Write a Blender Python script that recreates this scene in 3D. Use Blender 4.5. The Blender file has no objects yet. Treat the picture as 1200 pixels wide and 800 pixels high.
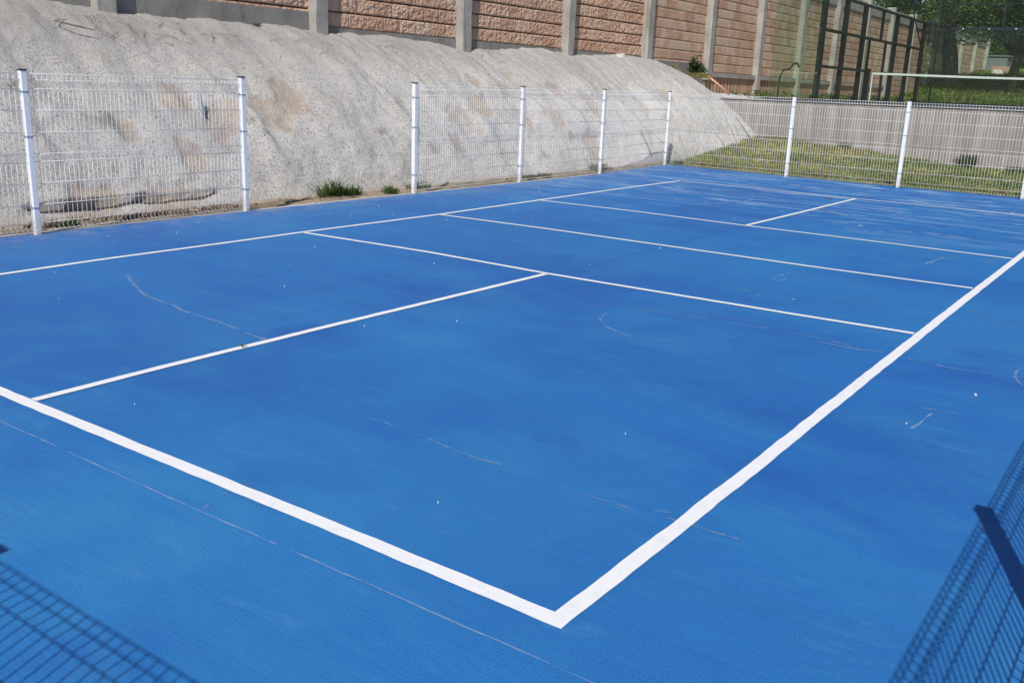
import bpy, math, random
from mathutils import Vector, Matrix, noise
random.seed(7)
sc = bpy.context.scene
COL = sc.collection
R = math.radians

# ------------------------------------------------------------------ helpers
def tag(o, label=None, cat=None, group=None, kind=None):
    if label: o['label'] = label
    if cat: o['category'] = cat
    if group: o['group'] = group
    if kind: o['kind'] = kind
    return o

def empty(name, loc=(0, 0, 0), rz=0.0):
    o = bpy.data.objects.new(name, None)
    o.empty_display_size = 0.2
    o.location = loc
    o.rotation_euler = (0, 0, rz)
    COL.objects.link(o)
    return o

class MB:
    def __init__(s):
        s.v = []; s.f = []; s.m = []; s.cm = 0
    def face(s, pts):
        n = len(s.v); s.v += [tuple(p) for p in pts]
        s.f.append(tuple(range(n, n + len(pts)))); s.m.append(s.cm)
    def box(s, a, b):
        x0, y0, z0 = a; x1, y1, z1 = b
        n = len(s.v)
        s.v += [(x0,y0,z0),(x1,y0,z0),(x1,y1,z0),(x0,y1,z0),(x0,y0,z1),(x1,y0,z1),(x1,y1,z1),(x0,y1,z1)]
        for q in ((0,3,2,1),(4,5,6,7),(0,1,5,4),(1,2,6,5),(2,3,7,6),(3,0,4,7)):
            s.f.append(tuple(n + i for i in q)); s.m.append(s.cm)
    def tube(s, pts, r, n=6, cap=True, ref=None):
        """tube through pts; r a number or one radius per point"""
        pts = [Vector(p) for p in pts]
        rr = r if isinstance(r, (list, tuple)) else [r] * len(pts)
        base = len(s.v)
        T0 = (pts[1] - pts[0]).normalized()
        u = Vector(ref) if ref else (Vector((0, 0, 1)) if abs(T0.z) < .9 else Vector((1, 0, 0)))
        for i, p in enumerate(pts):
            a = pts[max(0, i - 1)]; b = pts[min(len(pts) - 1, i + 1)]
            T = (b - a).normalized()
            u = (u - T * u.dot(T))
            if u.length < 1e-6: u = T.orthogonal()
            u.normalize(); w = T.cross(u)
            for k in range(n):
                an = 2 * math.pi * (k + .5) / n
                s.v.append(tuple(p + (u * math.cos(an) + w * math.sin(an)) * rr[i]))
        for i in range(len(pts) - 1):
            for k in range(n):
                a = base + i * n + k; b = base + i * n + (k + 1) % n
                s.f.append((a, b, b + n, a + n)); s.m.append(s.cm)
        if cap:
            s.f.append(tuple(base + k for k in reversed(range(n)))); s.m.append(s.cm)
            e = base + (len(pts) - 1) * n
            s.f.append(tuple(e + k for k in range(n))); s.m.append(s.cm)
    def build(s, name, mats, parent=None, smooth=False):
        me = bpy.data.meshes.new(name)
        me.from_pydata(s.v, [], s.f)
        if not isinstance(mats, (list, tuple)): mats = [mats]
        for m in mats: me.materials.append(m)
        if len(mats) > 1: me.polygons.foreach_set('material_index', s.m)
        if smooth: me.polygons.foreach_set('use_smooth', [True] * len(me.polygons))
        me.update()
        o = bpy.data.objects.new(name, me)
        COL.objects.link(o)
        if parent: o.parent = parent
        return o

def copy_tree(o, parent=None):
    c = o.copy(); COL.objects.link(c); c.parent = parent
    for ch in list(o.children): copy_tree(ch, c)
    return c

def grid_mesh(name, nu, nv, fn, mat, parent=None, attrs=None, smooth=True):
    """fn(i,j) -> (co, {attr:value}); attributes stored per point"""
    vs = []; at = {k: [] for k in (attrs or [])}
    for j in range(nv):
        for i in range(nu):
            co, d = fn(i, j)
            vs.append(co)
            for k in at: at[k].append(d[k])
    fs = [(j*nu+i, j*nu+i+1, (j+1)*nu+i+1, (j+1)*nu+i) for j in range(nv-1) for i in range(nu-1)]
    me = bpy.data.meshes.new(name)
    me.from_pydata(vs, [], fs)
    for k in at:
        a = me.attributes.new(k, 'FLOAT', 'POINT'); a.data.foreach_set('value', at[k])
    if smooth: me.polygons.foreach_set('use_smooth', [True] * len(me.polygons))
    me.materials.append(mat); me.update()
    o = bpy.data.objects.new(name, me); COL.objects.link(o)
    if parent: o.parent = parent
    return o

def fbm(x, y, z, o=4):
    return noise.fractal(Vector((x, y, z)), 1.0, 2.0, o, noise_basis='PERLIN_ORIGINAL')

# ------------------------------------------------------------------ materials
class NT:
    def __init__(s, name):
        s.mat = bpy.data.materials.new(name); s.mat.use_nodes = True
        s.t = s.mat.node_tree; s.n = s.t.nodes; s.l = s.t.links
        s.b = s.n['Principled BSDF']
        s.tc = s.n.new('ShaderNodeTexCoord')
    def put(s, sock, v):
        if isinstance(v, bpy.types.NodeSocket): s.l.new(v, sock)
        elif v is not None: sock.default_value = v
    def mapp(s, scale=(1,1,1), rot=(0,0,0), src='Object', loc=(0,0,0)):
        m = s.n.new('ShaderNodeMapping'); s.l.new(s.tc.outputs[src], m.inputs[0])
        m.inputs['Scale'].default_value = scale; m.inputs['Rotation'].default_value = rot
        m.inputs['Location'].default_value = loc
        return m.outputs[0]
    def noise(s, scale, detail=4, rough=.55, vec=None, dist=0.0, out=0):
        n = s.n.new('ShaderNodeTexNoise'); n.inputs['Scale'].default_value = scale
        n.inputs['Detail'].default_value = detail; n.inputs['Roughness'].default_value = rough
        n.inputs['Distortion'].default_value = dist
        s.l.new(vec if vec else s.tc.outputs['Object'], n.inputs['Vector'])
        return n.outputs[out]
    def vor(s, scale, vec=None, out='Distance', feature='F1'):
        n = s.n.new('ShaderNodeTexVoronoi'); n.feature = feature
        n.inputs['Scale'].default_value = scale
        s.l.new(vec if vec else s.tc.outputs['Object'], n.inputs['Vector'])
        return n.outputs[out]
    def ramp(s, v, stops):
        r = s.n.new('ShaderNodeValToRGB'); s.l.new(v, r.inputs[0])
        e = r.color_ramp.elements
        while len(e) < len(stops): e.new(.5)
        for i, (p, c) in enumerate(stops):
            e[i].position = p
            e[i].color = (c, c, c, 1) if isinstance(c, (int, float)) else (*c, 1)
        return r.outputs[0]
    def mix(s, f, a, b, mode='MIX'):
        m = s.n.new('ShaderNodeMix'); m.data_type = 'RGBA'; m.blend_type = mode
        s.put(m.inputs[0], f)
        for k, v in ((6, a), (7, b)):
            if isinstance(v, (tuple, list)): v = (*v[:3], 1)
            s.put(m.inputs[k], v)
        return m.outputs[2]
    def math(s, op, a, b=None):
        m = s.n.new('ShaderNodeMath'); m.operation = op
        s.put(m.inputs[0], a)
        if b is not None: s.put(m.inputs[1], b)
        return m.outputs[0]
    def attr(s, name):
        a = s.n.new('ShaderNodeAttribute'); a.attribute_name = name
        return a.outputs['Fac']
    def sep(s, v=None):
        x = s.n.new('ShaderNodeSeparateXYZ'); s.l.new(v or s.tc.outputs['Object'], x.inputs[0]); return x.outputs
    def bump(s, h, strength=.5, dist=.01, normal=None):
        b = s.n.new('ShaderNodeBump'); b.inputs['Strength'].default_value = strength
        b.inputs['Distance'].default_value = dist; s.l.new(h, b.inputs['Height'])
        if normal: s.l.new(normal, b.inputs['Normal'])
        return b.outputs[0]
    def done(s, color=None, rough=.7, normal=None, metal=0.0, spec=None):
        if color is not None:
            s.put(s.b.inputs['Base Color'], (*color, 1) if isinstance(color, tuple) else color)
        s.put(s.b.inputs['Roughness'], rough)
        s.b.inputs['Metallic'].default_value = metal
        if spec is not None: s.b.inputs['Specular IOR Level'].default_value = spec
        if normal: s.l.new(normal, s.b.inputs['Normal'])
        return s.mat

M = {}
def m_court():
    s = NT('blue_court_paint')
    xyz = s.sep()
    big = s.noise(.33, 3, .55, dist=.4)
    st = s.noise(1.0, 6, .68, vec=s.mapp((.35, 1.5, 1)), dist=.6)
    st2 = s.noise(1.0, 3, .6, vec=s.mapp((1.5, .3, 1), rot=(0, 0, .15)), dist=.5)
    f = s.math('ADD', s.math('MULTIPLY', big, .5), s.math('ADD', s.math('MULTIPLY', st, .32), s.math('MULTIPLY', st2, .18)))
    c = s.ramp(f, [(.36, (.013, .104, .36)), (.45, (.016, .132, .41)), (.52, (.018, .155, .44)), (.59, (.022, .180, .46)), (.70, (.038, .222, .47))])
    # overlapping roller passes of slightly different blue
    wv = s.n.new('ShaderNodeVectorMath'); wv.operation = 'ADD'; s.l.new(s.mapp((.45, .85, 1), rot=(0, 0, .04)), wv.inputs[0])
    nz = s.noise(1.3, 4, .6, out=1); sc_n = s.n.new('ShaderNodeVectorMath'); sc_n.operation = 'SCALE'; s.l.new(nz, sc_n.inputs[0]); sc_n.inputs['Scale'].default_value = .5
    s.l.new(sc_n.outputs[0], wv.inputs[1])
    v1 = s.n.new('ShaderNodeTexVoronoi'); v1.distance = 'CHEBYCHEV'; v1.inputs['Scale'].default_value = 1.0; s.l.new(wv.outputs[0], v1.inputs['Vector'])
    sp = s.n.new('ShaderNodeSeparateColor'); s.l.new(v1.outputs['Color'], sp.inputs[0])
    c = s.mix(s.ramp(sp.outputs[0], [(.50, 0.0), (.95, .24)]), c, (.014, .098, .36))
    c = s.mix(s.ramp(sp.outputs[1], [(.50, 0.0), (.95, .26)]), c, (.034, .222, .46))
    # broom strokes along X
    br = s.noise(1.0, 3, .7, vec=s.mapp((2.2, 95, 1)))
    c = s.mix(s.ramp(br, [(.35, 0.0), (.7, .16)]), c, (.035, .19, .52))
    c = s.mix(s.ramp(s.noise(1.0, 3, .7, vec=s.mapp((1.6, 60, 1), loc=(3, 7, 0))), [(.4, .14), (.52, 0.0)]), c, (.012, .075, .33))
    # fine grain
    gr = s.noise(120, 3, .75)
    c = s.mix(s.ramp(gr, [(.32, .5), (.52, 0.0)]), c, (.010, .06, .26))
    c = s.mix(s.ramp(s.noise(150, 3, .75), [(.54, 0.0), (.72, .5)]), c, (.07, .27, .60))
    # greyish worn spots and dust, stronger at the far end
    w = s.ramp(s.noise(.9, 6, .75, vec=s.mapp((.7, 1, 1), loc=(11, 4, 0)), dist=1.2), [(.50, 0.0), (.75, .45)])
    c = s.mix(w, c, (.045, .235, .45))
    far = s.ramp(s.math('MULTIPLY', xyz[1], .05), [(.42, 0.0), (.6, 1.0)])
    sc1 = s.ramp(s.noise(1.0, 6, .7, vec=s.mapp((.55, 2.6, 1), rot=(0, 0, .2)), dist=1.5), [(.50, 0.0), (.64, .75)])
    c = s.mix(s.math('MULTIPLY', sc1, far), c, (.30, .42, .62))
    # soil washed over the side next to the slope
    ed = s.ramp(s.math('MULTIPLY', s.math('ADD', xyz[0], 1.7), .8), [(0.0, .85), (.45, .18), (1.0, 0.0)])
    c = s.mix(s.math('MULTIPLY', ed, s.ramp(s.noise(5, 6, .75), [(.42, 0.0), (.68, .8)])), c, (.33, .33, .33))
    # thin rubbed streaks and foot scuffs
    c = s.mix(s.ramp(s.noise(1.0, 5, .75, vec=s.mapp((2.2, 9, 1), rot=(0, 0, .5)), dist=.8), [(.57, 0.0), (.75, .45)]), c, (.06, .24, .49))
    c = s.mix(s.ramp(s.noise(1.0, 5, .8, vec=s.mapp((3, 14, 1), rot=(0, 0, -.9)), dist=1.2), [(.66, 0.0), (.8, .35)]), c, (.11, .29, .50))
    # dark stains
    c = s.mix(s.ramp(s.noise(.55, 4, .6, vec=s.mapp((.8, 1.3, 1), loc=(5, 2, 0)), dist=.8), [(.25, .5), (.42, 0.0)]), c, (.014, .07, .33))
    h = s.math('ADD', s.math('MULTIPLY', br, .7), s.math('MULTIPLY', gr, .5))
    return s.done(c, .62, s.bump(h, .45, .0035), spec=.3)
def m_white_line():
    s = NT('white_line_paint')
    c = s.ramp(s.noise(14, 5, .7), [(.25, (.70, .71, .74)), (.45, (.80, .80, .82)), (.8, (.84, .84, .86))])
    c = s.mix(s.ramp(s.noise(60, 3, .7), [(.63, 0.0), (.76, .55)]), c, (.36, .47, .66))
    return s.done(c, .6, s.bump(s.noise(1, 3, .7, vec=s.mapp((10, 110, 1))), .3, .003))
def m_crack():
    s = NT('grey_crack_filler')
    c = s.ramp(s.noise(25, 4, .7), [(.38, (.022, .15, .42)), (.60, (.16, .24, .40))])
    return s.done(c, .8)
def m_joint():
    s = NT('dark_joint')
    return s.done(s.ramp(s.noise(9, 3), [(.35, (.022, .14, .43)), (.7, (.018, .11, .36))]), .8)
def m_scrape():
    s = NT('pale_scrape')
    return s.done(s.ramp(s.noise(18, 4, .7), [(.35, (.05, .19, .46)), (.62, (.22, .31, .45))]), .8)
def m_simple(name, col, rough=.6, var=.12, sc_=8, bump=.2, metal=0.0, bd=.004):
    s = NT(name)
    lo = tuple(c * (1 - var) for c in col); hi = tuple(min(1, c * (1 + var)) for c in col)
    n = s.noise(sc_, 4, .6)
    return s.done(s.ramp(n, [(.3, lo), (.7, hi)]), rough, s.bump(n, bump, bd) if bump else None, metal)
def m_concrete(name, lo, hi, stain=(.10, .09, .08)):
    s = NT(name)
    c = s.ramp(s.noise(2.2, 6, .65), [(.3, lo), (.7, hi)])
    c = s.mix(s.ramp(s.noise(1, 5, .7, vec=s.mapp((6, 6, .7))), [(.55, 0.0), (.75, .6)]), c, stain)
    c = s.mix(s.ramp(s.noise(45, 3, .7), [(.3, .35), (.5, 0.0)]), c, stain)
    h = s.noise(28, 5, .7)
    return s.done(c, .9, s.bump(h, .5, .012), spec=.2)
def m_retaining():
    s = NT('streaked_retaining_concrete')
    c = s.ramp(s.noise(1.1, 5, .6), [(.3, (.27, .245, .225)), (.7, (.37, .345, .32))])
    c = s.mix(s.ramp(s.noise(1, 4, .7, vec=s.mapp((7, 7, .35))), [(.42, .7), (.6, 0.0)]), c, (.19, .17, .155))
    c = s.mix(s.ramp(s.noise(1, 3, .7, vec=s.mapp((16, 16, .5), loc=(4, 0, 0))), [(.55, 0.0), (.7, .45)]), c, (.38, .35, .33))
    return s.done(c, .9, s.bump(s.noise(1, 4, .7, vec=s.mapp((18, 18, 1.5))), .5, .02), spec=.2)
def m_block():
    s = NT('split_face_block')
    t = s.attr('tint'); mo = s.attr('mortar')
    c = s.ramp(t, [(0.0, (.42, .235, .155)), (.3, (.51, .305, .21)), (.7, (.58, .38, .27)), (1.0, (.62, .455, .345))])
    c = s.mix(s.ramp(s.noise(5, 6, .7), [(.35, .45), (.6, 0.0)]), c, (.60, .43, .335))
    c = s.mix(s.ramp(s.noise(24, 5, .7), [(.55, 0.0), (.75, .55)]), c, (.34, .19, .125))
    c = s.mix(s.ramp(s.noise(70, 3, .7), [(.62, 0.0), (.78, .5)]), c, (.62, .52, .44))
    c = s.mix(s.ramp(s.noise(1, 5, .7, vec=s.mapp((3.5, 3.5, .45))), [(.52, 0.0), (.74, .5)]), c, (.30, .22, .17))
    c = s.mix(s.ramp(s.noise(1, 5, .7, vec=s.mapp((2.5, 2.5, .6), loc=(3, 8, 0))), [(.58, 0.0), (.78, .45)]), c, (.58, .50, .43))
    c = s.mix(mo, c, (.15, .115, .095))
    h = s.math('ADD', s.noise(26, 5, .7), s.math('MULTIPLY', s.noise(90, 3, .7), .4))
    return s.done(c, .92, s.bump(h, .8, .022), spec=.15)
def m_shot():
    s = NT('sprayed_concrete')
    so = s.attr('soil'); dk = s.attr('dark')
    c = s.ramp(s.noise(.8, 6, .6), [(.25, (.64, .605, .56)), (.5, (.75, .715, .675)), (.75, (.82, .79, .755))])
    c = s.mix(s.ramp(s.noise(3.1, 6, .7), [(.52, 0.0), (.75, .45)]), c, (.55, .52, .49))
    g = s.noise(20, 6, .9)
    c = s.mix(s.ramp(g, [(.33, .8), (.43, 0.0)]), c, (.20, .185, .165))
    c = s.mix(s.ramp(s.noise(34, 4, .9), [(.39, .85), (.455, 0.0)]), c, (.16, .145, .135))
    c = s.mix(s.ramp(s.noise(38, 4, .8, vec=s.mapp(loc=(5, 3, 1))), [(.56, 0.0), (.70, .75)]), c, (.68, .66, .63))
    soil = s.ramp(s.noise(7, 5, .7), [(.3, (.48, .36, .27)), (.7, (.68, .55, .43))])
    f = s.ramp(s.math('ADD', so, s.math('MULTIPLY', s.math('SUBTRACT', s.noise(9, 6, .8), .5), 1.6)), [(.35, 0.0), (.85, .62)])
    c = s.mix(f, c, soil)
    c = s.mix(s.ramp(s.math('ADD', dk, s.math('MULTIPLY', s.math('SUBTRACT', s.noise(8, 7, .85), .5), 2.4)), [(.45, 0.0), (.85, .65)]), c, (.22, .20, .185))
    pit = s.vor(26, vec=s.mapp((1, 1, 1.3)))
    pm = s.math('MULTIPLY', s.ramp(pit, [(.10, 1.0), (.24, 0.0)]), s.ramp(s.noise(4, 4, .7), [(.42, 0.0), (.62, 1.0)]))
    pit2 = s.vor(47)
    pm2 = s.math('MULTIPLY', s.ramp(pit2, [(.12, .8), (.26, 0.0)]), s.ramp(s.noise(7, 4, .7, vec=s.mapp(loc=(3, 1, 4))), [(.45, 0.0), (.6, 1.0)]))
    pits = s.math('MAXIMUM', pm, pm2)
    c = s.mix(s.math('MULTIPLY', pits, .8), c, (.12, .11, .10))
    zz = s.sep()[2]
    c = s.mix(s.math('MULTIPLY', s.ramp(s.math('ADD', s.math('MULTIPLY', zz, .4), s.math('MULTIPLY', s.noise(1.1, 4, .6), .3)), [(.78, 0.0), (.98, .75)]), .8), c, (.47, .45, .43))
    h = s.math('ADD', s.math('MULTIPLY', g, .8), s.math('ADD', s.math('MULTIPLY', s.noise(44, 4, .85), .9), s.math('MULTIPLY', pits, -.9)))
    return s.done(c, .95, s.bump(h, 1.0, .036), spec=.15)
def m_soil(name, cols, scale=3.0):
    s = NT(name)
    c = s.ramp(s.noise(scale, 7, .7), [(.3, cols[0]), (.5, cols[1]), (.72, cols[2])])
    c = s.mix(s.ramp(s.noise(60, 4, .8), [(.35, .6), (.47, 0.0)]), c, cols[0])
    return s.done(c, .95, s.bump(s.noise(35, 5, .8), .8, .03), spec=.1)
def m_leaf(name, a, b, c_=None, scale=1.5, trans=.35, rough=.55):
    s = NT(name)
    g = s.n.new('ShaderNodeNewGeometry')
    r = g.outputs['Random Per Island']
    f = s.math('ADD', s.math('MULTIPLY', r, .6), s.math('MULTIPLY', s.noise(scale, 3), .4))
    c = s.ramp(f, [(.2, a), (.55, b), (.85, c_ or b)])
    s.done(c, rough, spec=.25)
    tr = s.n.new('ShaderNodeBsdfTranslucent'); s.l.new(c, tr.inputs[0])
    mx = s.n.new('ShaderNodeMixShader'); mx.inputs[0].default_value = trans
    s.l.new(s.b.outputs[0], mx.inputs[1]); s.l.new(tr.outputs[0], mx.inputs[2])
    s.l.new(mx.outputs[0], s.n['Material Output'].inputs[0])
    return s.mat
def m_glass():
    s = NT('green_tinted_glass')
    t = s.n.new('ShaderNodeBsdfTransparent'); t.inputs[0].default_value = (.925, .965, .935, 1)
    g = s.n.new('ShaderNodeBsdfGlossy'); g.inputs['Roughness'].default_value = .02
    g.inputs[0].default_value = (.9, 1, .95, 1)
    fr = s.n.new('ShaderNodeFresnel'); fr.inputs[0].default_value = 1.5
    dust = s.n.new('ShaderNodeBsdfDiffuse'); dust.inputs[0].default_value = (.42, .48, .44, 1)
    m0 = s.n.new('ShaderNodeMixShader')
    s.l.new(s.ramp(s.noise(1.2, 5, .7), [(.35, .004), (.75, .015)]), m0.inputs[0])
    s.l.new(t.outputs[0], m0.inputs[1]); s.l.new(dust.outputs[0], m0.inputs[2])
    mx = s.n.new('ShaderNodeMixShader')
    s.l.new(s.math('MULTIPLY', fr.outputs[0], .15), mx.inputs[0]); s.l.new(m0.outputs[0], mx.inputs[1]); s.l.new(g.outputs[0], mx.inputs[2])
    s.l.new(mx.outputs[0], s.n['Material Output'].inputs[0])
    return s.mat
def m_bark(name, lo, hi):
    s = NT(name)
    n = s.noise(1, 5, .7, vec=s.mapp((14, 14, 3)))
    return s.done(s.ramp(n, [(.3, lo), (.7, hi)]), .95, s.bump(n, .9, .04), spec=.1)

M['court'] = m_court(); M['line'] = m_white_line(); M['crack'] = m_crack(); M['joint'] = m_joint(); M['scrape'] = m_scrape()
def m_fence():
    s = NT('white_powder_coat')
    z = s.sep()[2]
    c = s.ramp(s.noise(9, 5, .7), [(.3, (.74, .76, .77)), (.6, (.82, .83, .85))])
    g = s.math('MULTIPLY', s.ramp(z, [(.0, 1.0), (.22, .12), (1.0, .05)]), s.ramp(s.noise(26, 5, .75), [(.38, 0.0), (.6, .9)]))
    c = s.mix(g, c, (.36, .28, .20))
    c = s.mix(s.ramp(s.noise(48, 3, .7), [(.70, 0.0), (.76, .7)]), c, (.30, .17, .09))
    return s.done(c, .42, s.bump(s.noise(20, 3), .08, .002))
M['fence'] = m_fence()
M['clamp'] = m_simple('blue_grey_clamp', (.28, .34, .42), .5, .1, 20, 0)
M['cap'] = m_simple('dark_post_cap', (.05, .05, .055), .6, .1, 20, 0)
M['concrete'] = m_concrete('cast_concrete', (.29, .27, .245), (.45, .425, .39))
M['beam'] = m_concrete('grey_footing_concrete', (.19, .18, .17), (.31, .295, .275))
M['slabedge'] = m_concrete('pale_slab_edge', (.42, .39, .35), (.58, .55, .50))
M['retain'] = m_retaining(); M['block'] = m_block(); M['shot'] = m_shot()
M['dirt'] = m_soil('sandy_dirt', ((.20, .155, .11), (.37, .30, .22), (.50, .42, .33)))
M['grasssoil'] = m_soil('grassy_soil', ((.10, .12, .035), (.24, .24, .075), (.36, .31, .13)), 1.2)
M['farland'] = m_soil('far_green_slope', ((.05, .075, .02), (.16, .19, .05), (.36, .34, .13)), .9)
M['turf'] = m_simple('dark_green_turf', (.03, .07, .035), .9, .2, 6, .3)
M['black'] = m_simple('black_steel_paint', (.006, .006, .007), .45, .1, 20, 0)
M['blue_black'] = m_simple('dark_blue_steel_paint', (.010, .012, .022), .5, .1, 20, 0)
M['glass'] = m_glass()
M['tape'] = m_simple('white_net_tape', (.60, .63, .60), .7, .06, 9, .2)
M['net'] = m_simple('black_netting', (.02, .02, .022), .8, .1, 20, 0)
M['drygrass'] = m_leaf('dry_yellow_grass', (.15, .15, .04), (.29, .26, .085), (.40, .34, .15), 1.0, .3)
M['greengrass'] = m_leaf('green_grass', (.045, .10, .018), (.12, .20, .035), (.28, .29, .08), 1.0, .3)
M['slopegrass'] = m_leaf('rough_slope_grass', (.07, .12, .02), (.20, .25, .05), (.42, .40, .13), .5, .3)
M['leafdark'] = m_leaf('dark_tree_leaves', (.030, .058, .013), (.075, .125, .028), (.14, .20, .05), .8)
M['leafmid'] = m_leaf('feathery_tree_leaves', (.045, .080, .018), (.12, .18, .042), (.22, .27, .08), .8)
M['leafbush'] = m_leaf('broad_bush_leaves', (.028, .07, .022), (.07, .14, .05), (.13, .21, .08), 2)
M['weed'] = m_leaf('weed_leaves', (.035, .075, .020), (.085, .15, .04), (.20, .25, .09), 3)
M['bark'] = m_bark('dark_bark', (.03, .022, .016), (.10, .075, .055))
M['oldbark'] = m_bark('weathered_grey_bark', (.05, .045, .04), (.32, .30, .27))
M['wood'] = m_bark('dry_stick_wood', (.12, .07, .045), (.30, .20, .13))
M['paleRod'] = m_simple('pale_dusty_rod', (.55, .52, .46), .7, .12, 20, .2)
M['darkRod'] = m_simple('dark_rusty_rod', (.13, .10, .08), .7, .2, 20, .2)
M['orange'] = m_simple('faded_orange_pipe', (.62, .33, .19), .6, .15, 10, .2)
M['pipe'] = m_simple('grey_plastic_pipe', (.22, .27, .33), .5, .1, 10, .1)
M['rock'] = m_soil('reddish_rubble', ((.10, .065, .045), (.23, .16, .115), (.40, .31, .24)), 6)
M['fleck'] = m_simple('white_flecks', (.50, .53, .56), .8, .1, 30, 0)
M['leafdry'] = m_simple('dry_leaf', (.10, .075, .04), .8, .3, 60, .3)
M['rubber'] = m_simple('black_rubber', (.02, .02, .02), .6, .1, 10, 0)
M['palewall'] = m_simple('pale_blue_grey_plaster', (.15, .165, .18), .8, .1, 2, .2)

# ------------------------------------------------------------------ sun, sky, camera
SUN = Vector((.355, -.935, 0)).normalized()
EL = R(44.5)
sundir = Vector((SUN.x * math.cos(EL), SUN.y * math.cos(EL), math.sin(EL)))
sd = bpy.data.lights.new('sun', 'SUN'); sd.energy = 4.3; sd.angle = R(.42); sd.color = (1.0, .955, .89)
so = bpy.data.objects.new('sun', sd); COL.objects.link(so)
so.rotation_euler = sundir.to_track_quat('Z', 'Y').to_euler(); so.location = (20, -30, 30)
w = bpy.data.worlds.new('World'); sc.world = w; w.use_nodes = True
wn = w.node_tree.nodes; bg = wn['Background']
sky = wn.new('ShaderNodeTexSky'); sky.sky_type = 'NISHITA'; sky.sun_disc = False
sky.sun_elevation = EL; sky.sun_rotation = math.atan2(SUN.x, SUN.y)
sky.altitude = 1800; sky.air_density = 1.0; sky.dust_density = .6
w.node_tree.links.new(sky.outputs[0], bg.inputs[0]); bg.inputs[1].default_value = .085
cam = bpy.data.cameras.new('camera'); co = bpy.data.objects.new('camera', cam); COL.objects.link(co)
cam.sensor_width = 36; cam.lens = 1102.012 / 1200 * 36; cam.clip_start = .05; cam.clip_end = 3000
RT = Vector((0.81109884, 0.58379087, 0.03615105)); UP = Vector((-0.18249797, 0.19386696, 0.96390357)); FW = Vector((-0.5557096, 0.78841856, -0.26378592))
mt = Matrix((RT, UP, -FW)).transposed().to_4x4(); mt.translation = Vector((7.433, -2.1787, 1.5726))
co.matrix_world = mt; sc.camera = co
sc.view_settings.view_transform = 'Standard'; sc.view_settings.look = 'None'
sc.view_settings.gamma = 1.0; sc.view_settings.use_curve_mapping = False; sc.view_settings.exposure = 0.10
sc.cycles.max_bounces = 8; sc.cycles.transparent_max_bounces = 24

# ------------------------------------------------------------------ ground and court
def smooth(a, b, x):
    t = min(1, max(0, (x - a) / (b - a))); return t * t * (3 - 2 * t)
XW = -5.0     # face of the block wall
YR = 22.3     # face of the retaining wall
b = MB(); b.face([(-600, -600, -.16), (600, -600, -.16), (600, 900, -.16), (-600, 900, -.16)])
tag(b.build('ground', M['dirt']), kind='structure')

X0, X1, Y0 = -1.66, 7.7, -2.45
def slabfar(x): return 16.78 + (x + 1.9) * -.105 if x < 3 else 16.26 - (x - 3) * .03
def slableft(y): return -1.63 if y < 13 else -1.63 - .30 * (y - 13) / 3.6
b = MB()
# slab built as strips so that its outline can follow the slightly skewed fences
NX = 24; NY = 40
rows = []
for j in range(NY + 1):
    t = j / NY
    row = []
    for i in range(NX + 1):
        s_ = i / NX
        yl = Y0 + t * (16.72 - Y0); xl = slableft(yl)
        x = xl + s_ * (X1 - xl); y = Y0 + t * (slabfar(x) - .06 - Y0)
        row.append((x, y, 0.0))
    rows.append(row)
for j in range(NY):
    for i in range(NX):
        b.face([rows[j][i], rows[j][i+1], rows[j+1][i+1], rows[j+1][i]])
# cracks, joints and scrapes as wobbly thin strips inside the same mesh
def strip(mb, pts, w, z, wob=.3, step=.05, gaps=0.0, seed=0, jit=0.0):
    rnd = random.Random(seed)
    P = [Vector((*p, 0)) for p in pts]; out = []
    for a, c in zip(P[:-1], P[1:]):
        n = max(1, int((c - a).length / step))
        for k in range(n): out.append(a.lerp(c, k / n))
    out.append(P[-1])
    for it in range(3):
        out = [out[0]] + [(out[i-1] + out[i] * 2 + out[i+1]) / 4 for i in range(1, len(out)-1)] + [out[-1]]
    L = []; Rr = []
    for i, p in enumerate(out):
        d = (out[min(i+1, len(out)-1)] - out[max(i-1, 0)]).normalized(); n = Vector((-d.y, d.x, 0))
        off = noise.noise(Vector((p.x * 3 + seed, p.y * 3, 7))) * jit
        wl = w * .5 * (1 + wob * noise.noise(Vector((p.x * 9, p.y * 9, seed + .3))) * 2)
        wr = w * .5 * (1 + wob * noise.noise(Vector((p.x * 9, p.y * 9, seed + 5.3))) * 2)
        L.append(p + n * (wl + off)); Rr.append(p - n * (wr - off))
    for i in range(len(out) - 1):
        if gaps and noise.noise(Vector((out[i].x * 5, out[i].y * 5, seed))) + .5 < gaps: continue
        mb.face([(Rr[i].x, Rr[i].y, z), (Rr[i+1].x, Rr[i+1].y, z), (L[i+1].x, L[i+1].y, z), (L[i].x, L[i].y, z)])
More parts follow.
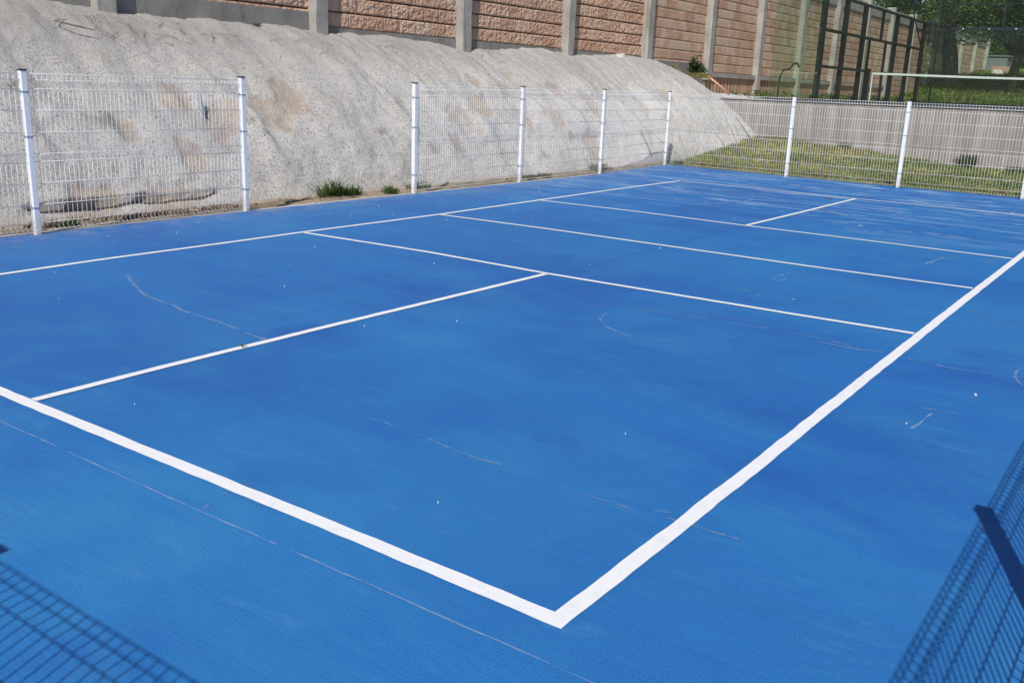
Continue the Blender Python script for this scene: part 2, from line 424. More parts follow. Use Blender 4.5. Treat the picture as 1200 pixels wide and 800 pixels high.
CR = [
    ([(0.7, 2.03), (1.18, 1.79), (1.69, 1.67), (2.19, 1.59), (2.56, 1.57), (2.98, 1.51)], .026, 1, .1),
    ([(0.26, 2.09), (0.71, 2.04), (1.23, 2.06), (1.89, 2.02), (2.47, 2.0), (2.96, 2.01), (3.47, 2.04)], 0.0049, 1, .25),
    ([(1.46, 3.13), (1.76, 3.03), (2.11, 3.0), (2.52, 3.05), (2.97, 3.08)], 0.0098, 1, .3),
    ([(2.6, -.22), (3.19, -0.22), (3.64, -0.22), (4.24, -0.22), (4.69, -0.22), (5.11, -0.215), (5.4, -0.21), (5.82, -0.205), (6.07, -0.20), (6.34, -0.2), (6.9, -.19)], 0.0060, 4, .12),
    ([(4.15, 3.71), (4.23, 3.43), (4.37, 3.27), (4.56, 3.17), (4.75, 3.14)], 0.0140, 1, .2),
    ([(3.93, 3.65), (4.14, 3.92), (4.55, 3.95), (4.93, 4.0), (5.47, 4.03), (6.0, 3.95)], 0.0126, 1, .35),
    ([(4.73, 3.58), (4.76, 4.08), (5.16, 4.19)], 0.0112, 1, .4),
    ([(5.62, 3.93), (5.85, 3.92), (6.03, 3.95)], 0.0210, 1, .35),
    ([(6.19, 3.92), (6.48, 3.86), (6.83, 3.97)], 0.0154, 1, .2),
    ([(6.79, 4.27), (6.76, 4.09), (6.78, 3.9), (6.86, 3.78)], 0.0112, 1, .2),
    ([(6.24, 5.71), (6.39, 5.52), (6.64, 5.34)], 0.0140, 1, .2),
    ([(4.22, 5.26), (4.8, 5.13), (5.3, 5.32), (5.58, 5.51)], 0.0154, 1, .3),
    ([(6.53, 2.56), (6.55, 2.75), (6.56, 2.91)], 0.0112, 3, .4),
    ([(6.49, 2.94), (6.66, 2.97)], 0.0070, 3, .2),
    ([(4.23, 0.9), (4.53, 0.91), (4.93, 0.88), (5.26, 0.87)], 0.0084, 1, .35),
    ([(5.58, 0.85), (5.74, 0.85), (5.89, 0.86), (6.07, 0.87), (6.33, 0.89)], 0.0077, 1, .3),
    ([(5.97, 0.89), (6.04, 0.92)], 0.0056, 3, .1),
    ([(4.66, -0.2), (4.6, -0.09), (4.61, 0.04), (4.63, 0.2)], 0.0063, 1, .3),
    ([(3.10, 16.4), (3.10, 8.95)], .02, 2, .1),
    ([(3.10, 8.9), (3.11, 7.06), (3.11, 4.6)], .022, 2, .1),
    ([(-1.3, 9.0), (-1.1, 9.6), (-1.2, 10.49), (-0.75, 10.23)], 0.0350, 3, .35),
    ([(0.89, 11.67), (1.3, 12.2), (2.38, 12.25)], 0.0490, 3, .45),
    ([(3.07, 10.6), (3.19, 11.31), (3.64, 11.03), (4.17, 9.98)], 0.0560, 3, .4),
    ([(4.59, 5.79), (4.6, 6.19)], 0.0210, 3, .35),
    ([(4.65, 5.54), (4.69, 6.17), (5.28, 6.34)], 0.0105, 3, .3),
    ([(5.45, 7.69), (5.48, 8.27), (5.95, 8.36)], 0.0210, 3, .4),
    ([(4.3, 9.6), (4.9, 10.1), (5.4, 10.0)], 0.0630, 3, .5),
    ([(-.9, 6.2), (-.4, 5.6), (-.3, 4.9)], 0.0105, 3, .4),
    ([(1.5, 10.0), (2.0, 11.2), (2.1, 12.2)], 0.0420, 3, .5),
    ([(.4, 7.2), (1.0, 7.6), (1.7, 7.4)], 0.0140, 3, .4),
]
for k, (p, w_, mi, gp) in enumerate(CR):
    sl = mi == 4; mi = 3 if sl else mi
    b.cm = mi
    strip(b, p, w_, .0012 + .00003 * k, .7 if mi != 2 else .2, .03, gp, k, .004 if sl else .0 if mi == 2 else (.03 if len(p) > 2 else .01))
b.cm = 0
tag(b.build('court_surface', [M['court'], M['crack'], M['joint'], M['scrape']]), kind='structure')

LN = {
  'left': [(-.02, -3.0), (0.01, -0.04), (0.055, 0.863), (0.045, 1.36), (-0.002, 2.252), (0.003, 3.287), (-0.01, 4.522), (0.03, 6.683), (-0.018, 8.955), (-0.060, 11.157), (-0.048, 13.496)],
  'right': [(6.106, -0.034), (6.112, 0.71), (6.110, 1.715), (6.104, 3.036), (6.098, 4.624), (6.094, 6.721), (6.095, 9.302), (6.10, 13.38)],
  'near': [(6.136, -0.001), (5.173, 0.0), (4.185, -0.008), (3.089, -0.014), (2.811, -0.016), (.0, -0.02)],
  'far': [(-0.01, 13.49), (1.601, 13.445), (3.117, 13.35), (4.366, 13.329), (6.06, 13.34)],
  'k1': [(0.035, 4.50), (1.629, 4.577), (3.052, 4.534), (4.321, 4.561), (5.277, 4.586), (6.055, 4.62)],
  'net': [(0.068, 6.67), (1.57, 6.72), (3.289, 6.696), (4.72, 6.677), (6.05, 6.715)],
  'k2': [(0.02, 8.92), (1.557, 8.95), (3.118, 8.86), (4.398, 8.846), (6.055, 8.79)],
  'c1': [(3.042, 0.02), (3.022, 0.804), (3.024, 2.104), (3.052, 4.495)],
  'c2': [(3.089, 8.90), (3.110, 10.802), (3.117, 13.31)]}
LN['left'] = LN['left'][1:]
b = MB()
for k, (nm, p) in enumerate(LN.items()):
    strip(b, p, .066 if nm in ('near', 'right') else .054, .0030 + .0002 * k, .06, .03, 0, k * 3 + 1, .0025)
tag(b.build('court_lines', M['line']), kind='structure')

# pale unpainted rim of the slab
b = MB()
for k in range(40):
    ya = Y0 + (16.7 - Y0) * k / 40; yb = Y0 + (16.7 - Y0) * (k + 1) / 40
    def wd(y): return .10 + .03 * noise.noise(Vector((0, y * 1.3, 2)))
    a = [(slableft(ya) - wd(ya), ya), (slableft(ya), ya)]; c = [(slableft(yb) - wd(yb), yb), (slableft(yb), yb)]
    b.face([(a[0][0], a[0][1], -.004), (a[1][0], a[1][1], -.004), (c[1][0], c[1][1], -.004), (c[0][0], c[0][1], -.004)])
    b.face([(a[0][0], a[0][1], -.16), (a[0][0], a[0][1], -.004), (c[0][0], c[0][1], -.004), (c[0][0], c[0][1], -.16)])
for k in range(24):
    xa = -1.98 + 10 * k / 24; xb = -1.98 + 10 * (k + 1) / 24
    b.face([(xa, slabfar(xa) - .1, -.005), (xb, slabfar(xb) - .1, -.005), (xb, slabfar(xb) + .03, -.005), (xa, slabfar(xa) + .03, -.005)])
    b.face([(xb, slabfar(xb) + .03, -.005), (xa, slabfar(xa) + .03, -.005), (xa, slabfar(xa) + .03, -.16), (xb, slabfar(xb) + .03, -.16)])
tag(b.build('pavement', M['slabedge']), kind='structure')

# dirt strip at the foot of the slope
def dirtfn(i, j):
    y = -6 + 24 * j / 239; x = -1.68 - 1.3 * i / 17
    z = -.05 + .05 * smooth(-1.75, -2.4, x) + .02 * fbm(x * 2, y * 2, 3) + .008 * fbm(x * 12, y * 12, 1)
    return (x, y, z), {}
tag(grid_mesh('dirt_path', 18, 240, dirtfn, M['dirt']), kind='structure')

# grassy ground between the end fence and the retaining wall
def gz(x, y):
    t = smooth(16.6, 22.3, y)
    up = .40 * smooth(4.4, -2.0, x) + .03
    up = up if x < 3.2 else .03 + .37 * smooth(4.4, -2.0, x)
    return -.05 + t * (up + .05) + .03 * fbm(x * .8, y * .8, 4) * t + .02 * fbm(x * 3, y * 3, 4)
def gfn(i, j):
    x = -4.6 + 18.6 * i / 120; y = 16.2 + 6.2 * j / 50
    z = gz(x, y)
    if y < slabfar(x) + .05: z = min(z, -.03)
    return (x, y, z), {}
tag(grid_mesh('lawn', 121, 51, gfn, M['grasssoil']), kind='structure')

# ------------------------------------------------------------------ sprayed concrete slope
PROF = [(-2.12, -.14), (-2.27, .0), (-2.40, .22), (-2.70, .68), (-3.10, 1.12), (-3.62, 1.58), (-4.2, 1.98), (-4.7, 2.22), (-5.1, 2.31), (-5.5, 2.32)]
PL = [0]
for a, c in zip(PROF[:-1], PROF[1:]): PL.append(PL[-1] + math.hypot(c[0]-a[0], c[1]-a[1]))
def prof(s_):
    d = s_ * PL[-1]
    for k in range(len(PROF) - 1):
        if d <= PL[k+1] or k == len(PROF) - 2:
            t = (d - PL[k]) / (PL[k+1] - PL[k]); a, c = PROF[k], PROF[k+1]
            return a[0] + (c[0]-a[0]) * t, a[1] + (c[1]-a[1]) * t
TAN = [(5.38, 1.15, .30), (5.88, .98, .35), (4.46, .9, .2), (6.82, 1.1, .35), (7.25, 1.25, .3), (5.2, .65, .3), (11.96, 1.55, .16), (13.52, 1.8, .16), (11.61, 1.2, .3), (14.6, 1.5, .3),
       (13.62, .95, .35), (15.42, 1.15, .3), (14.6, .4, .4), (10.78, .9, .35), (9.4, 1.1, .16), (17.68, 1.15, .3), (19.1, 1.35, .25), (12.7, 1.0, .3), (16.2, 1.6, .2), (10.3, .6, .2), (3.6, .04, .4), (4.6, .05, .4)]
DRK = [(10.2, .52, .35), (9.6, .5, .25), (3.4, 1.3, .3), (13.8, .6, .22), (6.2, .95, .14), (8.6, .75, .2), (11.8, 1.3, .14), (5.4, 2.05, .5), (10.8, 2.1, .35), (4.2, 1.0, .3), (12.6, .3, .2), (7.0, 2.0, .3), (17.0, 1.25, .15), (18.2, .9, .18)]
def top_scale(y): return 1.0 - .38 * smooth(20.2, 25.2, y)
LUMP = [(6.30, .95, .16, .38, .15), (6.55, .45, .25, .14, .05), (7.9, .85, .3, .3, .06), (4.6, 1.45, .35, .3, .07), (3.2, .85, .3, .4, .09), (5.3, 1.3, .2, .25, .07), (9.3, 1.0, .25, .3, .09), (10.2, 1.45, .3, .25, .08), (11.2, .8, .25, .4, .10), (12.4, 1.5, .3, .25, .08), (13.3, 1.1, .2, .3, .09), (14.6, .9, .3, .3, .09), (15.6, 1.5, .3, .25, .07), (16.8, .9, .25, .35, .10), (18.3, 1.3, .3, .3, .09), (1.6, 1.0, .3, .4, .10), (8.7, 1.55, .4, .2, .06)]
NS = 120; NYE = 720
def efn(i, j):
    y = -8 + 36 * (j / (NYE - 1)) ** 1.0
    s_ = i / (NS - 1)
    x, z = prof(s_)
    # slope foot wanders a little
    x2, z2 = prof(min(1, s_ + .01)); tx, tz = x2 - x, z2 - z
    L = math.hypot(tx, tz) or 1; nx, nz = tz / L, -tx / L
    nx, nz = abs(nx), abs(nz)
    fade = smooth(0, .12, s_) * (1 - .75 * smooth(.84, .97, s_))
    big = noise.noise(Vector((y * .42, z * .5, 1.3))) * .13 + noise.noise(Vector((y * 1.0 + 3, z * 1.1, 4.3))) * .04
    rib = (1 - abs(noise.noise(Vector((y * .9 + z * .5, z * .5, 8.1))))) ** 3 * .012 - .005
    med = noise.noise(Vector((y * 2.6, z * 2.6, 2))) * .035 + noise.noise(Vector((y * 6, z * 6, 5))) * .02
    med += .06 * max(0, noise.noise(Vector((y * 1.6 + 5, z * 1.9, 11))) - .05) * (1 if .3 < z < 1.9 else .3) + .022 * abs(noise.noise(Vector((y * 4.2, z * 4.8, 3.3))))
    fine = noise.noise(Vector((y * 14, z * 14, 6))) * .013 + noise.noise(Vector((y * 23, z * 23, 9))) * .010
    for (ly, lz, wy, wz, am) in LUMP:
        if abs(y - ly) < 2.5 * wy and abs(z - lz) < 2.5 * wz:
            u_ = (y - ly + .25 * (z - lz)) / wy; v_ = (z - lz) / wz
            # blunt lump with a steeper lee side, like the crust of sprayed concrete
            med += am * math.exp(-(u_ * u_ * (2.6 if u_ > 0 else .9)) - v_ * v_)
    d = (big + rib + med) * fade + fine * (.35 + .65 * fade)
    # undercut washed out at the foot, and small hollows where the crust has come off
    cav = 0
    zc = .17 + .03 * noise.noise(Vector((y * 2.3, 0, 3))) + .03 * smooth(3.3, 4.3, y)
    cw = smooth(2.75, 3.1, y) * (1 - smooth(5.0, 5.5, y)) * (.6 + .8 * abs(noise.noise(Vector((y * 1.7, 2, 3)))))
    if zc - .10 < z < zc: cav = cw * .20 * min(1, (zc - z) / .012) * smooth(zc - .11, zc - .04, z)
    if z >= zc and z < zc + .10: d += cw * .05 * (1 - (z - zc) / .10)
    d -= cav
    soil = 0; dark = 0
    for (ty, tz_, tr) in TAN:
        if abs(y - ty) < tr * 2:
            q = 1 - math.hypot((y - ty) * .8, z - tz_) / tr
            if q > 0: soil = max(soil, min(1, q * 1.6))
    if soil > 0:
        soil = smooth(.25, .75, soil + .75 * noise.noise(Vector((y * 2.7, z * 3.2, 4))) + .45 * noise.noise(Vector((y * 7, z * 8, 1))))
    for (ty, tz_, tr) in DRK:
        if abs(y - ty) < tr * 2.4:
            q = 1 - math.hypot((y - ty) * .6, z - tz_) / tr
            if q > 0: dark = max(dark, q * .9)
    d -= .032 * soil
    if cav > .02: soil = .8
    if z < .02: soil = max(soil, .75)
    if s_ > .93: soil = max(soil, .30)
    ts = top_scale(y)
    sh = .46 * smooth(17.0, 22.3, y)       # the foot drifts back towards the wall at the far end
    zz = (z + nz * d) * ts + .10 * smooth(17, 22, y) + .24 * smooth(7.5, 3.0, y) * smooth(1.2, 2.2, z)
    return (x + nx * d + sh * (1 - .55 * s_) * (1 - smooth(.8, 1, s_)), y, zz), {'soil': soil, 'dark': dark}
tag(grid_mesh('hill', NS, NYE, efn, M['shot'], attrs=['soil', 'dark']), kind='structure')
def eloc(y, z):
    """a point on the undisturbed slope at height z"""
    for (a, c) in zip(PROF[:-1], PROF[1:]):
        if a[1] <= z <= c[1]:
            t = (z - a[1]) / (c[1] - a[1]); return a[0] + (c[0] - a[0]) * t
    return -5
def hill_ray(y, z):
    for i in range(NS):
        j = int((y + 8) / 36 * (NYE - 1)); (p, _) = efn(i, j)
        if p[2] >= z: return Vector(p)
    return Vector((eloc(y, z), y, z))

# land behind the block wall, terrace of the glass court, rising land beyond
def backfn(i, j):
    x = -5.3 - 120 * (i / 40) ** 1.5; y = -30 + 230 * j / 90
    z = 2.2 + .8 * smooth(40, 62, y) + 7 * smooth(70, 140, y) + .2 * fbm(x * .1, y * .1, 2)
    return (x, y, z), {}
tag(grid_mesh('land_behind_wall', 41, 91, backfn, M['farland']), kind='structure')
def farfn(i, j):
    x = -5.2 + 110 * (i / 70) ** 1.6; y = 43.0 + 110 * (j / 70) ** 1.5
    z = 1.40 + 1.55 * smooth(43, 60, y) + .7 * smooth(60, 72, y) + smooth(1, 10, x) * smooth(46, 75, y) * 1.2 + 8 * smooth(68, 140, y) + .12 * fbm(x * .3, y * .3, 1) + .05 * fbm(x * 1.5, y * 1.5, 1)
    return (x, y, z), {}
tag(grid_mesh('green_slope', 71, 71, farfn, M['farland']), kind='structure')
b = MB(); b.face([(-5.2, YR + .1, 1.385), (40, YR + .1, 1.385), (40, 43.2, 1.385), (-5.2, 43.2, 1.385)])
tag(b.build('terrace', M['dirt']), kind='structure')
b = MB(); b.face([(-1.98, 22.45, 1.395), (7.98, 22.45, 1.395), (7.98, 42.3, 1.395), (-1.98, 42.3, 1.395)])
tag(b.build('turf', M['turf']), kind='structure')

# ------------------------------------------------------------------ retaining wall
rw = empty('retaining_wall', (3, YR, 0))
tag(rw, 'long grey streaked concrete retaining wall under the glass court, behind the far white fence', 'retaining wall')
def rwfn(i, j):
    x = -3.6 + 15.6 * i / 300; z = -.3 + 1.70 * j / 40
    y = YR + .012 * noise.noise(Vector((x * 3, z * .7, 1))) + .008 * noise.noise(Vector((x * 11, z * 2, 1)))
    return (x - 3, y - YR, z), {}
grid_mesh('wall_face', 301, 41, rwfn, M['retain'], rw)
b = MB(); b.box((-6.6, .02, -.3), (9, .25, 1.395)); b.build('wall_core', M['beam'], rw)
b = MB(); b.box((-6.6, -.03, 1.397), (9, .27, 1.425)); b.build('coping', M['beam'], rw)

# ------------------------------------------------------------------ block wall
PITCH = 3.874; PY0 = 13.21; ZT = 5.28
wall = empty('block_wall', (XW, PY0, 2.3))
tag(wall, 'long reddish split-face block wall with grey concrete pilasters along the top of the slope', 'wall')
o_ = Vector(wall.location)
def loc(x, y, z): return (x - o_.x, y - o_.y, z - o_.z)
CH = .262
def add_bay(k, fine):
    ya = PY0 + PITCH * k + .13; yb = PY0 + PITCH * (k + 1) - .13
    far = ya > 24.5
    zb = 2.42 if not far else 2.12
    if not far: zb = {-3: 2.82, -2: 2.60, -1: 2.39, 0: 2.39, 1: 2.39, 2: 2.34}.get(k, 2.82)
    if ya > 43: zb = 1.5 + 1.4 * smooth(43, 60, ya)
    zt = ZT
    nu = int((yb - ya) / (.022 if fine else .033)) + 1
    
    ZS = []; r0 = math.floor((zb - 1.60) / CH)
    for rr_ in range(r0, int((zt - 1.60) / CH) + 1):
        for fr_ in (-.022, .022, .06, .14, .22, .30, .38, .46, .54, .62, .70, .78, .86, .94):
            z_ = 1.60 + CH * (rr_ + fr_)
            if zb < z_ < zt: ZS.append(z_)
    ZS = [zb] + ZS + [zt]; nv = len(ZS)
    if ya > 43: nu = 24
    BW = .44 if fine else .33
    def fn(i, j):
        y = ya + (yb - ya) * i / (nu - 1); z = ZS[j]
        r = (z - 1.60) / CH; row = math.floor(r); fr = r - row
        c = (y - ya) / BW + (.5 if row % 2 else 0); col = math.floor(c); fc = c - col
        h = random.Random(row * 7919 + col * 131 + k * 17); t = h.random(); tp = h.random()
        dz = min(fr, 1 - fr) * CH; dy = min(fc, 1 - fc) * BW
        mz = 1.0 if dz < .0075 else 0.0; my = smooth(.016, .006, dy) * (.35 if fine else .25)
        mor = max(mz, my)
        if fine:
            bulge = min(1, dz / .035) * min(1, .4 + dy / .05)
            d = (.016 + .008 * tp) * bulge + bulge * (.016 * noise.noise(Vector((y * 11, z * 11, t * 40))) + .016 * noise.noise(Vector((y * 24, z * 24, t * 9))))
        else:
            d = .012 * min(1, dz / .03) + .006 * noise.noise(Vector((y * 9, z * 9, t)))
        d -= (.030 if fine else .008) * mz
        return loc(XW + .02 + d, y, z), {'tint': max(0, min(1, t * (.8 if fine else 1.1) + .1)), 'mortar': min(1, mor) * (1 if fine else .45)}
    grid_mesh('block_panel', nu, nv, fn, M['block'], wall, attrs=['tint', 'mortar'], smooth=False)
    b = MB()
    for kk in range(1): b.box(loc(XW - .16, ya, zb - 1.2), loc(XW + .06, yb, zb))
    if not far: b.build('footing_beam', M['beam'], wall)
    else:
        b = MB(); b.box(loc(XW - .1, ya - .26, zb - .13), loc(XW + .16, yb, zb)); b.build('footing_ledge', M['concrete'], wall)
        if ya < 43:
            def fn2(i, j):
                y = ya - .26 + (PITCH) * i / 60; z = 1.36 + (zb - .13 - 1.36) * j / 16
                c = (y - ya) / .26; col = math.floor(c); fc = c - col
                t = random.Random(col * 31 + k * 5 + (j > 8) * 9).random()
                dy = min(fc, 1 - fc) * .26; m = smooth(.03, .01, dy)
                return loc(XW + .09 - .02 * m, y, z), {'tint': t * .6, 'mortar': m}
            grid_mesh('plinth_blocks', 61, 17, fn2, M['block'], wall, attrs=['tint', 'mortar'])
    b = MB(); b.box(loc(XW - .16, ya - .3, 1.2), loc(XW - .03, yb + .3, ZT)); b.build('wall_back', M['beam'], wall)
for k in range(-5, 14): add_bay(k, k < 2)
for k in range(-5, 15):
    y = PY0 + PITCH * k
    hw = .145
    gz0 = 1.3 if y > 25 else 1.9
    if y > 43: gz0 = 1.0
    def pf(i, j):
        z = gz0 + (ZT + .22 - gz0) * j / 40
        cs = [(-.14, -hw), (.205, -hw), (.22, -hw + .015), (.22, hw - .015), (.205, hw), (-.14, hw)]
        a = cs[i]
        n = .012 * noise.noise(Vector((y + i * 3.1, z * 2.5, 1)))
        return loc(XW + a[0] + n, y + a[1] + .010 * noise.noise(Vector((y + i, z * 3, 5))), z), {}
    p = grid_mesh('pilaster', 6, 41, pf, M['concrete'], wall, smooth=False)
b = MB(); b.box(loc(XW - .17, PY0 - 5.2 * PITCH, ZT), loc(XW + .10, PY0 + 14.1 * PITCH, ZT + .10))
b.build('coping_beam', M['concrete'], wall)
b = MB(); b.box(loc(XW - .155, PY0 - 5.2 * PITCH, ZT - .34), loc(XW + .08, PY0 + 14.1 * PITCH, ZT - .002))
b.build('bond_beam', M['concrete'], wall)

# ------------------------------------------------------------------ white mesh fences
FH = 1.53
HZ = [1.502, 1.447, 1.365, 1.17, .965, .765, .69, .49, .285, .11, .035]
def off(z):
    d = 0
    for (c, hw) in ((1.406, .041), (.727, .038), (.072, .038)):
        if abs(z - c) < hw: d = max(d, .034 * (1 - abs(z - c) / hw))
    return d
ZP = [1.512, 1.46, 1.447, 1.406, 1.365, 1.1, .765, .727, .69, .4, .11, .072, .035, .022]
PANELS = {}
def panel(length, parent, p0, p1, side=1, z0=0.0):
    """mesh panel along local x; folds pointing to local -y*side"""
    key = (round(length, 2), side)
    if key not in PANELS:
        b = MB(); n = int(round(length / .0508))
        for i in range(n + 1):
            x = -length / 2 + length * i / n
            b.tube([(x, -off(z) * side, z) for z in ZP], (.0027), 5, True, ref=(1, 0, 0))
        for z in HZ:
            yy = -off(z) * side + (.004 * side)
            b.tube([(-length / 2, yy, z), (length / 2, yy, z)], .0028, 5)
        o = b.build('mesh_panel', M['fence'], None, smooth=True)
        PANELS[key] = o
    else:
        o = PANELS[key].copy(); COL.objects.link(o)
    o.parent = parent
    c = (Vector(p0) + Vector(p1)) / 2; d = Vector(p1) - Vector(p0)
    o.location = (c.x - parent.location.x, c.y - parent.location.y, z0); o.rotation_euler = (0, 0, math.atan2(d.y, d.x))
    return o
POST = []
def post(parent, p, rz=0.0):
    if not POST:
        b = MB(); r = .030
        c = .005
        ring = [(-r, -r + c), (-r + c, -r), (r - c, -r), (r, -r + c), (r, r - c), (r - c, r), (-r + c, r), (-r, r - c)]
        zs = [-.12, FH - .004]
        n0 = len(b.v)
        for z in zs:
            for q in ring: b.v.append((q[0], q[1], z))
        for k in range(8):
            b.f.append((n0 + k, n0 + (k + 1) % 8, n0 + 8 + (k + 1) % 8, n0 + 8 + k)); b.m.append(0)
        b.f.append(tuple(n0 + 8 + k for k in range(8))); b.m.append(0)
        o = b.build('post', M['fence'], parent)
        b = MB(); r = .0335
        b.box((-r, -r, FH - .003), (r, r, FH + .008)); b.box((-r + .004, -r + .004, FH + .008), (r - .004, r - .004, FH + .013)); b.build('post_cap', M['cap'], o)
        for z in (1.34, .93, .26):
            b = MB(); r = .0335
            b.box((-r, -r, z - .006), (r, r, z + .006)); b.box((r, -.009, z - .011), (r + .010, .009, z + .011)); b.box((-r - .010, -.009, z - .011), (-r, .009, z + .011))
            b.tube([(0, -r - .008, z), (0, r + .008, z)], .006, 6)
            b.build('clamp', M['clamp'], o)
        POST.append(o)
    else:
        o = copy_tree(POST[0], parent)
    o.location = (p[0] - parent.location.x, p[1] - parent.location.y, 0); o.rotation_euler = (0, 0, rz)
    return o
def fence(label, pts, side, gaps=(), g='white welded-mesh fences around the blue court', skip_posts=(), start=0):
    f = empty('mesh_fence', (*pts[0], 0)); tag(f, label, 'fence', g)
    for i, p in enumerate(pts):
        a = pts[max(0, i - 1)]; c = pts[min(len(pts) - 1, i + 1)]
        if i not in skip_posts: post(f, p, math.atan2(c[1] - a[1], c[0] - a[0]))
    for a, c in zip(pts[:-1], pts[1:]):
        L = math.hypot(c[0] - a[0], c[1] - a[1]) - .075
        d = Vector((c[0] - a[0], c[1] - a[1])).normalized()
        L = round(L, 2)
        panel(L, f, a, c, side)
    return f
fence('white welded-mesh fence left of the opening, in front of the bare slope', [(-1.62, -2.33), (-1.57, -.08), (-1.56, 2.53), (-1.66, 5.12)], -1, skip_posts=())
fence('white welded-mesh fence right of the opening, running along the slope to the far corner', [(-1.69, 8.16), (-1.70, 10.82), (-1.68, 13.42), (-1.95, 16.64)], -1)
fence('white welded-mesh fence across the far end of the court, in front of the dry grass', [(-1.95, 16.64), (.89, 16.3), (3.08, 16.05), (5.14, 15.98), (7.55, 15.9)], -1, skip_posts=(0,))
fence('white welded-mesh fence behind the camera, its shadow in the lower left corner', [(-1.62, -2.33), (-.25, -2.32), (2.35, -2.31), (4.95, -2.30), (7.55, -2.30)], 1, skip_posts=(0,))
fence('white welded-mesh fence beside the camera, its shadow in the lower right corner', [(7.55, -2.30), (7.55, .30), (7.55, 2.90), (7.55, 5.5), (7.55, 8.1), (7.55, 10.7), (7.55, 13.3), (7.55, 15.9)], 1, skip_posts=(0, 7))

# ------------------------------------------------------------------ glass-walled court on the terrace
TZ = 1.42
pc = empty('glass_court_enclosure', (-2, 22.4, TZ))
tag(pc, 'glass and black steel enclosure of the raised court beside the block wall', 'court enclosure')
def pl(x, y, z): return (x + 2, y - 22.4, z - TZ)
def part(mb, name, mat): return mb.build(name, mat, pc)
def gpane(a, c):
    b = MB(); b.box(pl(*a), pl(*c)); part(b, 'glass_pane', M['glass'])
# near back wall (5 panes), side corner glass, far back wall
for y in (22.4, 42.4):
    for i in range(5):
        gpane((-1.99 + 2 * i, y - .006, TZ + .05), (-2.01 + 2 * (i + 1) + .005, y + .006, TZ + 2.97))
    b = MB(); b.box(pl(-2.0, y - .03, TZ - .02), pl(8.0, y + .03, TZ + .045)); part(b, 'base_rail', M['blue_black'])
    b = MB(); b.box(pl(-2.03, y - .04, TZ + 2.98), pl(8.03, y + .04, TZ + 3.10)); part(b, 'top_beam', M['blue_black'])
    for i in range(6):
        b = MB(); b.box(pl(-2.045 + 2 * i, y - .045, TZ + 3.10), pl(-1.955 + 2 * i, y + .045, TZ + 3.98)); part(b, 'mesh_upright', M['black'])
    b = MB(); b.box(pl(-2.03, y - .02, TZ + 3.98), pl(8.03, y + .02, TZ + 4.02)); part(b, 'top_rail', M['black'])
    b = MB()
    for i in range(100):
        x = -2 + 10 * (i + .5) / 100; b.tube([pl(x, y, TZ + 3.1), pl(x, y, TZ + 3.98)], .0022, 3, False)
    for i in range(9):
        z = TZ + 3.1 + .88 * (i + .5) / 9; b.tube([pl(-2, y, z), pl(8, y, z)], .0022, 3, False)
    part(b, 'wire_mesh', M['black'])
    for i in range(5):
        for xx in (-1.5 + 2 * i, -.5 + 2 * i):
            b = MB(); b.box(pl(xx - .025, y - .052, TZ + 3.02), pl(xx + .025, y - .041, TZ + 3.07)); part(b, 'bolt', M['tape'])
for (ya, yb) in ((22.4, 24.4), (24.4, 26.4), (38.4, 40.4), (40.4, 42.4)):
    gpane((-2.006, ya + .01, TZ + .05), (-1.994, yb - .01, TZ + 2.97))
    b = MB(); b.box(pl(-2.03, ya, TZ - .02), pl(-1.97, yb, TZ + .045)); part(b, 'base_rail', M['blue_black'])
for (ya, yb) in ((22.4, 24.4), (40.4, 42.4)):      # raised mesh at the corners
    b = MB(); b.box(pl(-2.02, ya, TZ + 3.98), pl(-1.98, yb, TZ + 4.02)); part(b, 'top_rail', M['black'])
    b = MB(); b.box(pl(-2.03, ya, TZ + 2.98), pl(-1.97, yb, TZ + 3.08)); part(b, 'top_beam', M['black'])
    ym = yb if ya < 30 else ya
    b = MB(); b.box(pl(-2.03, ym - .03, TZ + (3.1 if ya < 30 else 0)), pl(-1.97, ym + .03, TZ + 4.0)); part(b, 'post', M['black'])
    b = MB()
    for i in range(20):
        y = ya + 2 * (i + .5) / 20; b.tube([pl(-2, y, TZ + 3.1), pl(-2, y, TZ + 3.98)], .0022, 3, False)
    for i in range(9):
        z = TZ + 3.1 + .88 * (i + .5) / 9; b.tube([pl(-2, ya, z), pl(-2, yb, z)], .0022, 3, False)
    part(b, 'wire_mesh', M['black'])
for y in (26.3, 28.35, 30.3, 34.2, 36.2, 38.2):
    w_ = .06 if y > 27 else .08
    b = MB(); b.box(pl(-2.12, y - w_, TZ - .02), pl(-1.98, y + w_, TZ + 3.0)); p = part(b, 'post', M['black'])
    b = MB()
    for k in range(2): b.box(pl(-2.16 + .12 * k, y - w_ - .10 + .04 * k, TZ - .02), pl(-2.065, y + w_ + .02, TZ + .16 + .1 * k) if k == 0 else pl(-1.985, y - w_ - .002, TZ + .28))
    g_ = b.build('foot_plate', M['black'], p)
